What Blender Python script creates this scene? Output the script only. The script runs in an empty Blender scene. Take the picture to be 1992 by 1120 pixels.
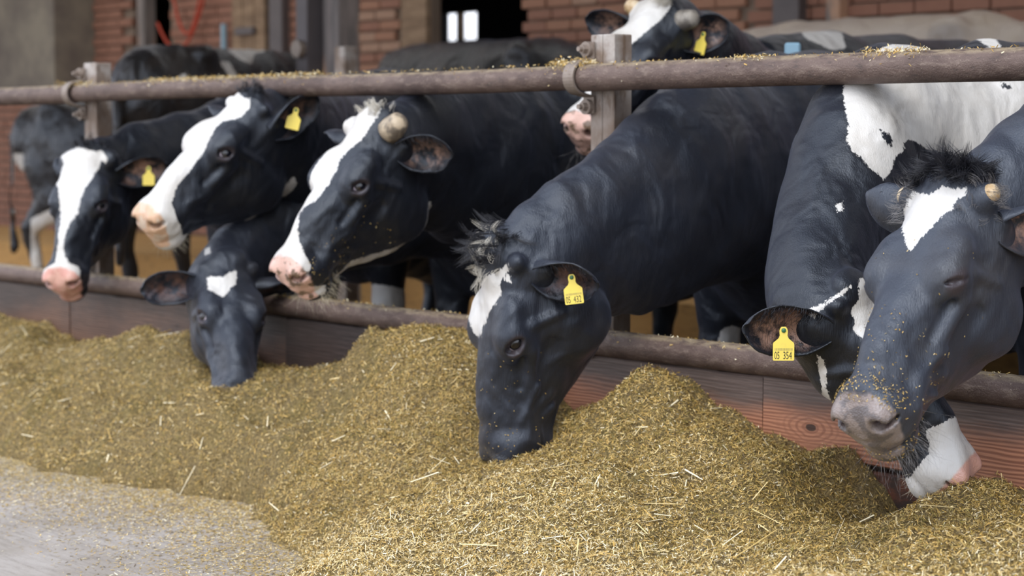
import bpy, math, random
import numpy as np
from mathutils import Vector, Matrix
from math import radians, sin, cos, pi

random.seed(7)
RNG = np.random.default_rng(7)
SC = bpy.context.scene
COL = SC.collection

# ------------------------------------------------------------------ camera, sky, lights, exposure
CAM = np.array([3.8993, -3.6639, 1.055])
YAW = radians(40.685)      # angle between the view axis and the rails
PITCH = radians(4.529)
fwd = Vector((-cos(YAW) * cos(PITCH), sin(YAW) * cos(PITCH), -sin(PITCH)))
cam_data = bpy.data.cameras.new('camera')
cam = bpy.data.objects.new('camera', cam_data); COL.objects.link(cam)
cam.location = CAM
cam.rotation_euler = fwd.to_track_quat('-Z', 'Y').to_euler()
cam_data.sensor_width = 36.0
cam_data.lens = 36.0 * 3800.0 / 1992.0
cam_data.clip_end = 200
cam_data.dof.use_dof = True
cam_data.dof.focus_distance = 4.2
cam_data.dof.aperture_fstop = 3.7
SC.camera = cam

world = bpy.data.worlds.new('overcast_sky'); SC.world = world
world.use_nodes = True
wn = world.node_tree.nodes; wl = world.node_tree.links
wn.clear()
w_out = wn.new('ShaderNodeOutputWorld'); w_bg = wn.new('ShaderNodeBackground')
w_tc = wn.new('ShaderNodeTexCoord'); w_sep = wn.new('ShaderNodeSeparateXYZ')
w_ramp = wn.new('ShaderNodeValToRGB')
w_ramp.color_ramp.elements[0].position = 0.0; w_ramp.color_ramp.elements[0].color = (0.30, 0.29, 0.27, 1)
w_ramp.color_ramp.elements[1].position = 1.0; w_ramp.color_ramp.elements[1].color = (0.80, 0.90, 1.10, 1)
e = w_ramp.color_ramp.elements.new(0.50); e.color = (0.40, 0.40, 0.40, 1)
e = w_ramp.color_ramp.elements.new(0.53); e.color = (1.0, 1.04, 1.14, 1)
w_map = wn.new('ShaderNodeMapRange'); w_map.inputs['From Min'].default_value = -1; w_map.inputs['From Max'].default_value = 1
wl.new(w_tc.outputs['Generated'], w_sep.inputs[0]); wl.new(w_sep.outputs['Z'], w_map.inputs['Value'])
wl.new(w_map.outputs['Result'], w_ramp.inputs[0]); wl.new(w_ramp.outputs[0], w_bg.inputs['Color'])
w_bg.inputs['Strength'].default_value = 1.25
wl.new(w_bg.outputs[0], w_out.inputs[0])

def sun(name, direction, energy, angle, color):
    d = bpy.data.lights.new(name, 'SUN'); d.energy = energy; d.angle = radians(angle); d.color = color
    o = bpy.data.objects.new(name, d); COL.objects.link(o)
    o.rotation_euler = Vector(direction).to_track_quat('-Z', 'Y').to_euler()
    o.location = (3, -6, 6)
    return o
# hazy sun behind thin cloud, on the open side of the barn
sun('hazy_sun', (-0.45, 0.75, -1.1), 1.5, 40, (1.0, 0.97, 0.92))
def area(name, loc, sx, sy, watts, color):
    d = bpy.data.lights.new(name, 'AREA'); d.shape = 'RECTANGLE'; d.size = sx; d.size_y = sy; d.energy = watts; d.color = color
    o = bpy.data.objects.new(name, d); COL.objects.link(o); o.location = loc
    return o
# added fill lamps, unseen under the ceiling, to brighten the barn interior
area('barn_fill_light', (-5.5, 3.9, 3.28), 14, .9, 40, (1.0, .97, .93))
area('barn_fill_light', (-12.5, 3.2, 3.28), 8, .9, 20, (1.0, .97, .93))

SC.view_settings.view_transform = 'Standard'
SC.view_settings.look = 'None'
SC.view_settings.gamma = 1.0
SC.view_settings.use_curve_mapping = False
SC.view_settings.exposure = 0.55

# ------------------------------------------------------------------ helpers
def tag(o, label=None, cat=None, group=None, kind=None):
    if label: o['label'] = label
    if cat: o['category'] = cat
    if group: o['group'] = group
    if kind: o['kind'] = kind
    return o

def empty(name, loc=(0, 0, 0), rz=0.0):
    o = bpy.data.objects.new(name, None); COL.objects.link(o)
    o.location = loc; o.rotation_euler = (0, 0, rz); o.empty_display_size = 0.2
    return o

def mesh_np(name, V, F, mat=None, parent=None, smooth=True, attrs=None, mat_index=None):
    """V Nx3, F Mxk (k = 3 or 4, one array) -> linked mesh object (coordinates are world)"""
    V = np.asarray(V, dtype=np.float32); F = np.asarray(F, dtype=np.int32)
    me = bpy.data.meshes.new(name)
    me.vertices.add(len(V)); me.vertices.foreach_set('co', V.ravel())
    k = F.shape[1]
    me.loops.add(F.size); me.loops.foreach_set('vertex_index', F.ravel())
    me.polygons.add(len(F))
    me.polygons.foreach_set('loop_start', np.arange(0, F.size, k, dtype=np.int32))
    if attrs:
        for n, (t, a) in attrs.items():
            at = me.attributes.new(n, t, 'POINT')
            at.data.foreach_set('color' if t == 'FLOAT_COLOR' else 'value', np.asarray(a, dtype=np.float32).ravel())
    me.update(calc_edges=True); me.validate()
    me.polygons.foreach_set('use_smooth', np.full(len(me.polygons), smooth))
    mats = mat if isinstance(mat, (list, tuple)) else [mat]
    for m in mats:
        if m: me.materials.append(m)
    if mat_index is not None: me.polygons.foreach_set('material_index', np.asarray(mat_index, dtype=np.int32))
    o = bpy.data.objects.new(name, me); COL.objects.link(o)
    if parent is not None: attach(o, parent)
    return o

def attach(o, parent):
    o.parent = parent
    o.matrix_parent_inverse = world_of(parent).inverted()

def world_of(o):
    m = Matrix.LocRotScale(o.location, o.rotation_euler, o.scale)
    if o.parent is not None:
        m = world_of(o.parent) @ o.matrix_parent_inverse @ m
    return m

class MB:
    """collects simple solids into one mesh"""
    def __init__(s): s.v = []; s.f = []
    def add(s, v, f):
        n = len(s.v); s.v += [tuple(p) for p in v]; s.f += [tuple(i + n for i in q) for q in f]
        return s
    def box(s, c, size, rot=None, bev=0.0):
        hx, hy, hz = [a / 2 for a in size]
        R = rot if rot is not None else Matrix.Identity(3)
        b = min(bev, hx * .45, hy * .45, hz * .45)
        if b <= 0:
            P = [Vector((x, y, z)) for x in (-hx, hx) for y in (-hy, hy) for z in (-hz, hz)]
            F = [(0, 1, 3, 2), (4, 6, 7, 5), (0, 4, 5, 1), (2, 3, 7, 6), (0, 2, 6, 4), (1, 5, 7, 3)]
        else:   # chamfered box
            P = []; idx = {}
            for sx in (-1, 1):
                for sy in (-1, 1):
                    for sz in (-1, 1):
                        for ax in range(3):
                            q = [sx * (hx - b), sy * (hy - b), sz * (hz - b)]
                            q[ax] = (sx * hx, sy * hy, sz * hz)[ax]
                            idx[(sx, sy, sz, ax)] = len(P); P.append(Vector(q))
            F = []
            for ax in range(3):
                a1, a2 = [a for a in range(3) if a != ax]
                for sg in (-1, 1):
                    ring = []
                    for (u, w) in ((-1, -1), (1, -1), (1, 1), (-1, 1)):
                        t = [0, 0, 0]; t[ax] = sg; t[a1] = u; t[a2] = w
                        ring.append(idx[(*t, ax)])
                    flip = (sg > 0) != (ax == 1)
                    F.append(tuple(ring if flip else ring[::-1]))
            for ax in range(3):      # edge chamfers along axis ax
                a1, a2 = [a for a in range(3) if a != ax]
                for u in (-1, 1):
                    for w in (-1, 1):
                        q = []
                        for (sg, which) in ((-1, a1), (1, a1), (1, a2), (-1, a2)):
                            t = [0, 0, 0]; t[ax] = sg; t[a1] = u; t[a2] = w
                            q.append(idx[(*t, which)])
                        F.append(tuple(q))
            for sx in (-1, 1):
                for sy in (-1, 1):
                    for sz in (-1, 1):
                        F.append(tuple(idx[(sx, sy, sz, a)] for a in range(3)))
        s.add([Vector(c) + R @ p for p in P], F)
        return s
    def tube(s, pts, rad, n=16, cap=True):
        pts = [Vector(p) for p in pts]; rs = rad if isinstance(rad, (list, tuple)) else [rad] * len(pts)
        base = len(s.v); up = None
        for i, p in enumerate(pts):
            d = (pts[min(i + 1, len(pts) - 1)] - pts[max(i - 1, 0)]).normalized()
            if up is None: up = Vector((0, 0, 1)) if abs(d.z) < .9 else Vector((1, 0, 0))
            a = d.cross(up).normalized(); b = a.cross(d).normalized(); up = b
            for k in range(n):
                t = 2 * pi * k / n
                s.v.append(tuple(p + (a * cos(t) + b * sin(t)) * rs[i]))
        for i in range(len(pts) - 1):
            for k in range(n):
                q = base + i * n; r = q + n
                s.f.append((q + k, q + (k + 1) % n, r + (k + 1) % n, r + k))
        if cap:
            s.f.append(tuple(base + k for k in range(n))[::-1])
            e_ = base + (len(pts) - 1) * n
            s.f.append(tuple(e_ + k for k in range(n)))
        return s
    def build(s, name, mat, parent=None, smooth=False, angle=None):
        me = bpy.data.meshes.new(name); me.from_pydata(s.v, [], s.f); me.validate(); me.update()
        import bmesh
        bm = bmesh.new(); bm.from_mesh(me); bmesh.ops.recalc_face_normals(bm, faces=bm.faces); bm.to_mesh(me); bm.free()
        me.polygons.foreach_set('use_smooth', [smooth] * len(me.polygons))
        if smooth and angle:
            me.set_sharp_from_angle(angle=radians(angle))
        if mat: me.materials.append(mat)
        o = bpy.data.objects.new(name, me); COL.objects.link(o)
        if parent is not None: attach(o, parent)
        return o

# ------------------------------------------------------------------ materials
class NT:
    def __init__(s, name):
        s.m = bpy.data.materials.new(name); s.m.use_nodes = True
        s.t = s.m.node_tree; s.n = s.t.nodes; s.b = s.n['Principled BSDF']
    def add(s, typ, **kw):
        n = s.n.new('ShaderNode' + typ)
        for k, v in kw.items(): setattr(n, k, v)
        return n
    def link(s, a, b): s.t.links.new(a, b)
    def set(s, sock, v):
        if isinstance(v, bpy.types.NodeSocket): s.link(v, sock)
        elif isinstance(v, (tuple, list)) and len(v) == 3 and sock.type == 'RGBA': sock.default_value = (*v, 1)
        else: sock.default_value = v
    def coord(s, which='Object', scale=(1, 1, 1)):
        tc = s.add('TexCoord'); mp = s.add('Mapping'); mp.inputs['Scale'].default_value = scale
        s.link(tc.outputs[which], mp.inputs[0]); return mp.outputs[0]
    def geo(s, scale=(1, 1, 1)):
        tc = s.add('NewGeometry'); mp = s.add('Mapping'); mp.inputs['Scale'].default_value = scale
        s.link(tc.outputs['Position'], mp.inputs[0]); return mp.outputs[0]
    def noise(s, vec, scale, detail=4, rough=.55, dist=0.0):
        n = s.add('TexNoise'); n.inputs['Scale'].default_value = scale; n.inputs['Detail'].default_value = detail
        n.inputs['Roughness'].default_value = rough; n.inputs['Distortion'].default_value = dist
        if vec is not None: s.link(vec, n.inputs['Vector'])
        return n.outputs['Fac']
    def mix(s, f, a, b, mode='MIX'):
        n = s.add('Mix', data_type='RGBA', blend_type=mode)
        s.set(n.inputs[0], f); s.set(n.inputs[6], a); s.set(n.inputs[7], b); return n.outputs[2]
    def math(s, op, a, b=0.0, c=0.0, clamp=False):
        n = s.add('Math', operation=op, use_clamp=clamp)
        s.set(n.inputs[0], a); s.set(n.inputs[1], b)
        if op in ('MULTIPLY_ADD', 'SMOOTH_MIN', 'SMOOTH_MAX'): s.set(n.inputs[2], c)
        return n.outputs[0]
    def step(s, v, a, b, lo=0.0, hi=1.0):
        n = s.add('MapRange', interpolation_type='SMOOTHSTEP'); s.set(n.inputs[0], v)
        n.inputs[1].default_value = a; n.inputs[2].default_value = b; n.inputs[3].default_value = lo; n.inputs[4].default_value = hi
        return n.outputs[0]
    def attr(s, name, out='Fac'):
        n = s.add('Attribute', attribute_name=name); return n.outputs[out]
    def bump(s, h, strength=.3, dist=.01, normal=None):
        n = s.add('Bump'); n.inputs['Strength'].default_value = strength; n.inputs['Distance'].default_value = dist
        s.set(n.inputs['Height'], h)
        if normal is not None: s.link(normal, n.inputs['Normal'])
        s.link(n.outputs[0], s.b.inputs['Normal']); return n.outputs[0]
    def base(s, c): s.set(s.b.inputs['Base Color'], c)
    def p(s, **kw):
        for k, v in kw.items(): s.set(s.b.inputs[k.replace('_', ' ')], v)
        return s

def coat_material(name, skin, black=(.008, .009, .0125), white=(.63, .61, .58), dirt=.25, brown=.45, inner=(.50, .29, .20)):
    """short glossy hair; the white patches, bare muzzle skin and ear lining come from surface attributes"""
    t = NT(name)
    pos = t.geo()
    n1 = t.noise(pos, 45, 3, .6); n2 = t.noise(pos, 420, 2, .6); n3 = t.noise(pos, 6, 4)
    fine = t.noise(t.geo((1, 1, .22)), 520, 2, .6)
    w = t.math('ADD', t.attr('white'), t.math('MULTIPLY', t.math('SUBTRACT', n1, .5), .012))
    w = t.math('ADD', w, t.math('MULTIPLY', t.math('SUBTRACT', t.noise(t.geo((1, 1, .22)), 190, 2, .6), .5), .014))
    w = t.math('ADD', w, t.math('MULTIPLY', t.math('SUBTRACT', fine, .5), .008))
    wm = t.step(w, -.0012, .0012)
    blk = t.mix(t.step(n3, .42, .75, 0, brown), black, tuple(a * 2.0 + .002 for a in (black[0] * 1.1, black[1] * .85, black[2] * .55)))
    blk = t.mix(t.step(n2, .45, .8, 0, .35), blk, tuple(a * 2.0 for a in black))
    wht = t.mix(t.step(n3, .4, .75, 0, dirt), white, (.48, .40, .29))
    wht = t.mix(t.step(fine, .5, .85, 0, .25), wht, (.55, .5, .44))
    col = t.mix(wm, blk, wht)
    # bare skin of the muzzle
    sk = t.math('ADD', t.attr('skin'), t.math('MULTIPLY', t.math('SUBTRACT', n1, .5), .014))
    sm = t.step(sk, -.004, .006)
    vor = t.add('TexVoronoi'); vor.inputs['Scale'].default_value = 260; t.link(pos, vor.inputs['Vector'])
    c1, c2 = skin
    blot = t.step(t.noise(pos, 26, 3), .50, .60)
    skc = t.mix(blot, c1, c2)
    col = t.mix(sm, col, skc)
    # ear lining
    im = t.attr('inner')
    inn = t.step(t.noise(t.geo(), 24, 4, .7), .38, .62, 0, .85)
    col = t.mix(t.math('MULTIPLY', im, inn), col, inner)
    # bare skin around the eye
    ey = t.attr('lid')
    col = t.mix(ey, col, (.052, .038, .040))
    col = t.mix(t.attr('nostril'), col, (.045, .018, .016))
    t.base(col)
    t.p(Roughness=t.mix(sm, (.37, .37, .37), (.30, .30, .30)), IOR=1.45)
    t.b.inputs['Specular IOR Level'].default_value = .62
    t.b.inputs['Specular Tint'].default_value = (.80, .88, 1.0, 1)
    t.b.inputs['Sheen Weight'].default_value = .08
    t.b.inputs['Sheen Roughness'].default_value = .45
    t.b.inputs['Sheen Tint'].default_value = (.62, .70, 1.0, 1)
    # relief: muscles and skin folds (large), hair lying along the body (fine), pores on the muzzle
    big = t.add('Bump'); big.inputs['Strength'].default_value = .5; big.inputs['Distance'].default_value = .055
    hb = t.math('ADD', t.noise(t.geo((1, 1, .8)), 8, 2, .5, .5), t.math('MULTIPLY', t.noise(t.geo((1, 1, .7)), 22, 2, .5, .3), .10))
    t.link(hb, big.inputs['Height'])
    hair_ = t.noise(t.geo((1, 1, .13)), 300, 3, .6, .3)
    h = t.math('ADD', t.math('MULTIPLY', hair_, 1.0), t.math('MULTIPLY', t.noise(t.geo((1, 1, .2)), 70, 2), .40))
    h = t.math('ADD', t.math('MULTIPLY', h, t.math('SUBTRACT', 1.0, t.math('MULTIPLY', sm, .8))), t.math('MULTIPLY', t.math('MULTIPLY', vor.outputs['Distance'], sm), .6))
    t.bump(h, .30, .006, big.outputs[0])
    return t.m

# ------------------------------------------------------------------ implicit modelling: every animal is one continuous surface
class Field:
    """smooth union of ellipsoids, tapered limbs and a head profile, sampled on a graded grid"""
    def __init__(s): s.pr = []
    def add(s, fn, lo, hi, k, op='u'):
        m = 0.07 + k
        s.pr.append((fn, np.asarray(lo) - m, np.asarray(hi) + m, k, op))
    @staticmethod
    def _comb(a, b, k, op):
        if op == 'u':
            h = np.clip(.5 + .5 * (b - a) / k, 0, 1); return b + (a - b) * h - k * h * (1 - h)
        b = -b
        h = np.clip(.5 - .5 * (b - a) / k, 0, 1); return b + (a - b) * h + k * h * (1 - h)
    def eval(s, P):
        D = np.full(len(P), .15)
        for fn, lo, hi, k, op in s.pr:
            m = np.all((P > lo) & (P < hi), axis=1)
            if m.any(): D[m] = s._comb(D[m], fn(P[m]), k, op)
        return D
    def grid(s, xs, ys, zs):
        D = np.full((len(xs), len(ys), len(zs)), .15)
        for fn, lo, hi, k, op in s.pr:
            i0, i1 = np.searchsorted(xs, [lo[0], hi[0]]); j0, j1 = np.searchsorted(ys, [lo[1], hi[1]]); k0, k1 = np.searchsorted(zs, [lo[2], hi[2]])
            if i1 <= i0 or j1 <= j0 or k1 <= k0: continue
            X, Y, Z_ = np.meshgrid(xs[i0:i1], ys[j0:j1], zs[k0:k1], indexing='ij')
            d = fn(np.stack([X.ravel(), Y.ravel(), Z_.ravel()], 1)).reshape(X.shape)
            D[i0:i1, j0:j1, k0:k1] = s._comb(D[i0:i1, j0:j1, k0:k1], d, k, op)
        return D
    # primitives
    def ell(s, c, r, k=.03, M=None, op='u'):
        c = np.asarray(c, float); r = np.asarray(r, float); M = np.eye(3) if M is None else M
        ext = np.abs(M) @ r; rm = r.min()
        def fn(P, c=c, r=r, M=M, rm=rm):
            q = ((P - c) @ M) / r; l = np.sqrt((q * q).sum(1)) + 1e-9
            g = np.sqrt(((q / r) ** 2).sum(1)) + 1e-9
            return l * (l - 1) / g
        s.add(fn, c - ext, c + ext, k, op)
    def seg(s, a, b, ra, rb, k=.03, side=None, op='u'):
        """tapered limb; ra / rb = radius or (half width along side, half height)"""
        a = np.asarray(a, float); b = np.asarray(b, float); L = b - a; L2 = L @ L
        wa, ha = ra if isinstance(ra, tuple) else (ra, ra); wb, hb = rb if isinstance(rb, tuple) else (rb, rb)
        f = L / math.sqrt(L2)
        sd = np.asarray(side if side is not None else np.cross(f, [0.3, .2, 1.]), float); sd = sd - f * (sd @ f); sd /= np.linalg.norm(sd)
        up = np.cross(f, sd); mx = max(wa, ha, wb, hb)
        def fn(P):
            t = np.clip((P - a) @ L / L2, 0, 1); r = P - a - t[:, None] * L
            w = wa + (wb - wa) * t; h = ha + (hb - ha) * t; m = np.minimum(w, h)
            qs = r @ sd; qu = r @ up; qf = r @ f
            q0 = np.sqrt((qs / w) ** 2 + (qu / h) ** 2 + (qf / m) ** 2) + 1e-9
            g = np.sqrt((qs / w ** 2) ** 2 + (qu / h ** 2) ** 2 + (qf / m ** 2) ** 2) + 1e-9
            return q0 * (q0 - 1) / g
        s.add(fn, np.minimum(a, b) - mx, np.maximum(a, b) + mx, k, op)
    def chain(s, nodes, k=.03, side=None, op='u'):
        for (p, r), (q, t) in zip(nodes[:-1], nodes[1:]): s.seg(p, q, r, t, k, side, op)

def graded(lo, hi, flo, fhi, fine, coarse):
    """grid lines: fine between flo and fhi, growing towards coarse outside"""
    mid = list(np.arange(flo, fhi, fine)); st = fine; x = mid[0]; left = []
    while x > lo: st = min(st * 1.25, coarse); x -= st; left.append(x)
    st = fine; x = mid[-1]; right = []
    while x < hi: st = min(st * 1.25, coarse); x += st; right.append(x)
    return np.array(left[::-1] + mid + right)

def surface_nets(field, xs, ys, zs):
    D = field.grid(xs, ys, zs); inside = D < 0
    nx, ny, nz = D.shape
    S = np.zeros((nx - 1, ny - 1, nz - 1, 3)); N = np.zeros((nx - 1, ny - 1, nz - 1))
    G = (xs, ys, zs)
    for ax in range(3):
        sl0 = [slice(None)] * 3; sl1 = [slice(None)] * 3; sl0[ax] = slice(0, -1); sl1[ax] = slice(1, None)
        a = D[tuple(sl0)]; b = D[tuple(sl1)]; cr = (a < 0) != (b < 0)
        I = np.argwhere(cr)
        t = (a[cr] / (a[cr] - b[cr]))
        P = np.stack([xs[I[:, 0]], ys[I[:, 1]], zs[I[:, 2]]], 1)
        P[:, ax] += t * (G[ax][I[:, ax] + 1] - G[ax][I[:, ax]])
        o1, o2 = [q for q in range(3) if q != ax]
        for d1 in (0, -1):
            for d2 in (0, -1):
                J = I.copy(); J[:, o1] += d1; J[:, o2] += d2
                ok = (J[:, o1] >= 0) & (J[:, o2] >= 0) & (J[:, o1] < S.shape[o1]) & (J[:, o2] < S.shape[o2])
                Jk = J[ok]; np.add.at(S, (Jk[:, 0], Jk[:, 1], Jk[:, 2]), P[ok]); np.add.at(N, (Jk[:, 0], Jk[:, 1], Jk[:, 2]), 1)
    act = N > 0; idx = -np.ones(N.shape, dtype=np.int64); idx[act] = np.arange(act.sum())
    V = S[act] / N[act][:, None]
    Q = []
    for ax in range(3):
        sl0 = [slice(None)] * 3; sl1 = [slice(None)] * 3; sl0[ax] = slice(0, -1); sl1[ax] = slice(1, None)
        a = inside[tuple(sl0)]; b = inside[tuple(sl1)]; cr = a != b
        I = np.argwhere(cr); pos = a[cr]
        o1, o2 = [(1, 2), (2, 0), (0, 1)][ax]
        ok = (I[:, o1] > 0) & (I[:, o2] > 0) & (I[:, o1] < N.shape[o1]) & (I[:, o2] < N.shape[o2]); I = I[ok]; pos = pos[ok]
        q = []
        for d1, d2 in ((0, 0), (-1, 0), (-1, -1), (0, -1)):
            J = I.copy(); J[:, o1] += d1; J[:, o2] += d2; q.append(idx[J[:, 0], J[:, 1], J[:, 2]])
        q = np.stack(q, 1); q[~pos] = q[~pos][:, ::-1]; Q.append(q)
    return V, np.concatenate(Q)

def gradient(field, P, h=.0015, d0=None):
    g = np.zeros_like(P)
    if d0 is None: d0 = field.eval(P)
    for a in range(3):
        d = np.zeros(3); d[a] = h
        g[:, a] = (field.eval(P + d) - d0) / h
    return g

def project(field, P, it=2):
    for _ in range(it):
        d = field.eval(P); g = gradient(field, P, d0=d); n2 = np.maximum((g * g).sum(1), .15)
        st = (d / n2)[:, None] * g; l = np.linalg.norm(st, axis=1, keepdims=True)
        P = P - st * np.minimum(1, .012 / np.maximum(l, 1e-9))
    return P

# ------------------------------------------------------------------ the cow
HX = np.array([-.05, .00, .06, .12, .19, .27, .35, .43, .48, .53])
HT = np.array([.085, .100, .104, .099, .088, .071, .056, .044, .034, .010])      # top line
HB = np.array([-.12, -.18, -.225, -.250, -.238, -.198, -.158, -.148, -.146, -.13])    # jaw line
HW = np.array([.088, .100, .104, .106, .103, .084, .066, .058, .062, .058])      # half width

def eye_frame(y):
    c = np.array([.197, .0835 * y, .038]); n = np.array([.34, .82 * y, .40]); n /= np.linalg.norm(n)
    a = np.array([1, 0, .75]); a = a - n * (a @ n); a /= np.linalg.norm(a); b = np.cross(a, n) * -y
    if b[2] < 0: b = -b
    return c, n, a, b

def head_field(F, M, t, s, lid=1.0, wy=1.0, jd=1.0, hb=1.0):
    M = np.asarray(M); t = np.asarray(t); sc = np.array([s, s * wy, s])
    W = lambda p: t + M @ (np.asarray(p, float) * sc)
    corners = np.array([W((x, y, z)) for x in (-.07, .56) for y in (-.12, .12) for z in (-.30, .12)])
    def prof(P):
        q = (P - t) @ M / sc; x = q[:, 0]
        xc = np.clip(x, -.05, .53)
        zt = np.interp(xc, HX, HT); zb = np.interp(xc, HX, HB * (1 + (jd - 1) * np.clip((.42 - HX) / .12, 0, 1))); w = np.interp(xc, HX, HW)
        e0 = np.sqrt(np.clip(1 - ((np.clip(x, .455, .53) - .455) / .077) ** 2, .03, 1)); e1 = np.sqrt(np.clip(1 - ((.02 - np.clip(x, -.05, .02)) / .075) ** 2, .05, 1))
        c = (zt + zb) / 2; hz = (zt - zb) / 2 * e0 * e1; w = w * e0 * e1
        v = (q[:, 2] - c) / hz
        wf = np.interp(v, [-1.2, -.8, -.4, .1, .5, .8, 1.1], [.42, .56, .76, .93, 1.0, .98, .90])
        wf = np.where(x > .36, wf + (np.clip((x - .36) / .1, 0, 1)) * (1 - wf) * .6, wf)
        u = np.abs(q[:, 1]) / (w * wf)
        r = (u ** 2.5 + np.abs(v) ** 2.5) ** .4
        d = (r - 1) * np.minimum(w, hz) * .85
        over = np.maximum(np.maximum(x - .53, -.05 - x), 0)
        return (d + over) * s
    F.add(prof, corners.min(0), corners.max(0), .02)
    def E(c, r, k=.03, op='u', R=None):
        MM = M if R is None else M @ R
        F.ell(W(c), np.asarray(r) * sc, k * s, MM, op)
    def S(a, b, ra, rb, k=.02, op='u'):
        F.seg(W(a), W(b), ra * s, rb * s, k * s, op=op)
    E((-.025, 0, .095), (.045, .062, .032), .04)                       # poll
    E((.27, 0, .040), (.13, .042, .030), .03)                          # nasal bridge
    E((.47, 0, -.118), (.050, .054, .036), .025)                       # chin
    for y in (1, -1):
        E((.115, .060 * y, -.130 * jd), (.095, .046, .098 * jd), .04)            # cheek
        E((.16, .080 * y, .062), (.060, .028, .026), .04)              # brow
        E((.197, .080 * y, .038), (.042, .032, .035), .035)            # orbit
        E((.00, .088 * y, .074), (.034 * hb, .030 * hb, .030 * hb), .03)              # horn base
        S((.01, .075 * y, .010), (.008, .096 * y, .008), .036, .024, .035)  # ear root
        S((.215, .092 * y, -.005), (.315, .070 * y, -.040), .010, .008, .03)   # facial crest
        S((.32, .045 * y, -.03), (.44, .055 * y, -.055), .022, .026, .025)
        E((.478, .036 * y, -.030), (.050, .040, .046), .028)           # muzzle lobes
        E((.455, .036 * y, -.078), (.055, .036, .026), .018)           # upper lip
        E((.235, .098 * y, -.060), (.055, .012, .02), .03, 's')        # hollow behind the crest
        # folds: tear groove, front edge of the cheek muscle, creases behind the mouth corner
        S((.235, .092 * y, .018), (.310, .072 * y, -.002), .007, .005, .014, 's')
        S((.245, .104 * y, -.045), (.275, .090 * y, -.150), .011, .009, .020, 's')
        S((.375, .047 * y, -.050), (.318, .050 * y, -.100), .012, .009, .020)
        S((.398, .048 * y, -.072), (.352, .043 * y, -.118), .011, .008, .018)
        S((.300, .078 * y, -.045), (.395, .064 * y, -.030), .006, .006, .012)
        S((.150, .098 * y, .010), (.105, .104 * y, -.060), .009, .006, .018)
        # nostril: rim, opening, wing
        E((.503, .044 * y, -.012), (.026, .024, .024), .014)
        E((.520, .045 * y, -.020), (.034, .0150, .0165), .005, 's')
        E((.504, .063 * y, -.026), (.022, .0150, .0075), .005, 's')
        # mouth line
        S((.530, .012 * y, -.104), (.490, .055 * y, -.104), .004, .0045, .007, 's')
        S((.490, .058 * y, -.104), (.400, .068 * y, -.088), .0045, .005, .008, 's')
        # eye socket and lids, set around the line of sight
        c_, n_, a_, b_ = eye_frame(y)
        L_ = lambda u, v, w=.0270: tuple(c_ + n_ * math.sqrt(max(w * w - u * u - v * v, .00012)) + a_ * u + b_ * v)
        up_, lo_ = .0180 * max(lid, .05), .0172 * max(lid, .30)
        F.ell(W(c_ + n_ * .028), np.array([.0275, .030, .0180 * max(lid, .12)]) * s, .004 * s, M @ np.stack([a_, n_, b_], 1), 's')
        for (u0, v0), (u1, v1), r0, r1 in (((-.0280, .004), (-.010, up_), .0050, .0070), ((-.010, up_), (.010, up_ * .85), .0070, .0066), ((.010, up_ * .85), (.0275, -.005), .0066, .0045),
                                           ((-.0280, .001), (-.008, -lo_), .0045, .0055), ((-.008, -lo_), (.012, -lo_ * .9), .0055, .0055), ((.012, -lo_ * .9), (.0275, -.006), .0055, .0045)):
            S(L_(u0, v0), L_(u1, v1), r0, r1, .006)
    S((.535, .03, -.062), (.535, -.03, -.062), .006, .006, .012, 's')
    return W

def rotx(a): c, s = cos(a), sin(a); return np.array([[1, 0, 0], [0, c, -s], [0, s, c]])
def roty(a): c, s = cos(a), sin(a); return np.array([[c, 0, s], [0, 1, 0], [-s, 0, c]])
def rotz(a): c, s = cos(a), sin(a); return np.array([[c, -s, 0], [s, c, 0], [0, 0, 1]])

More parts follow.
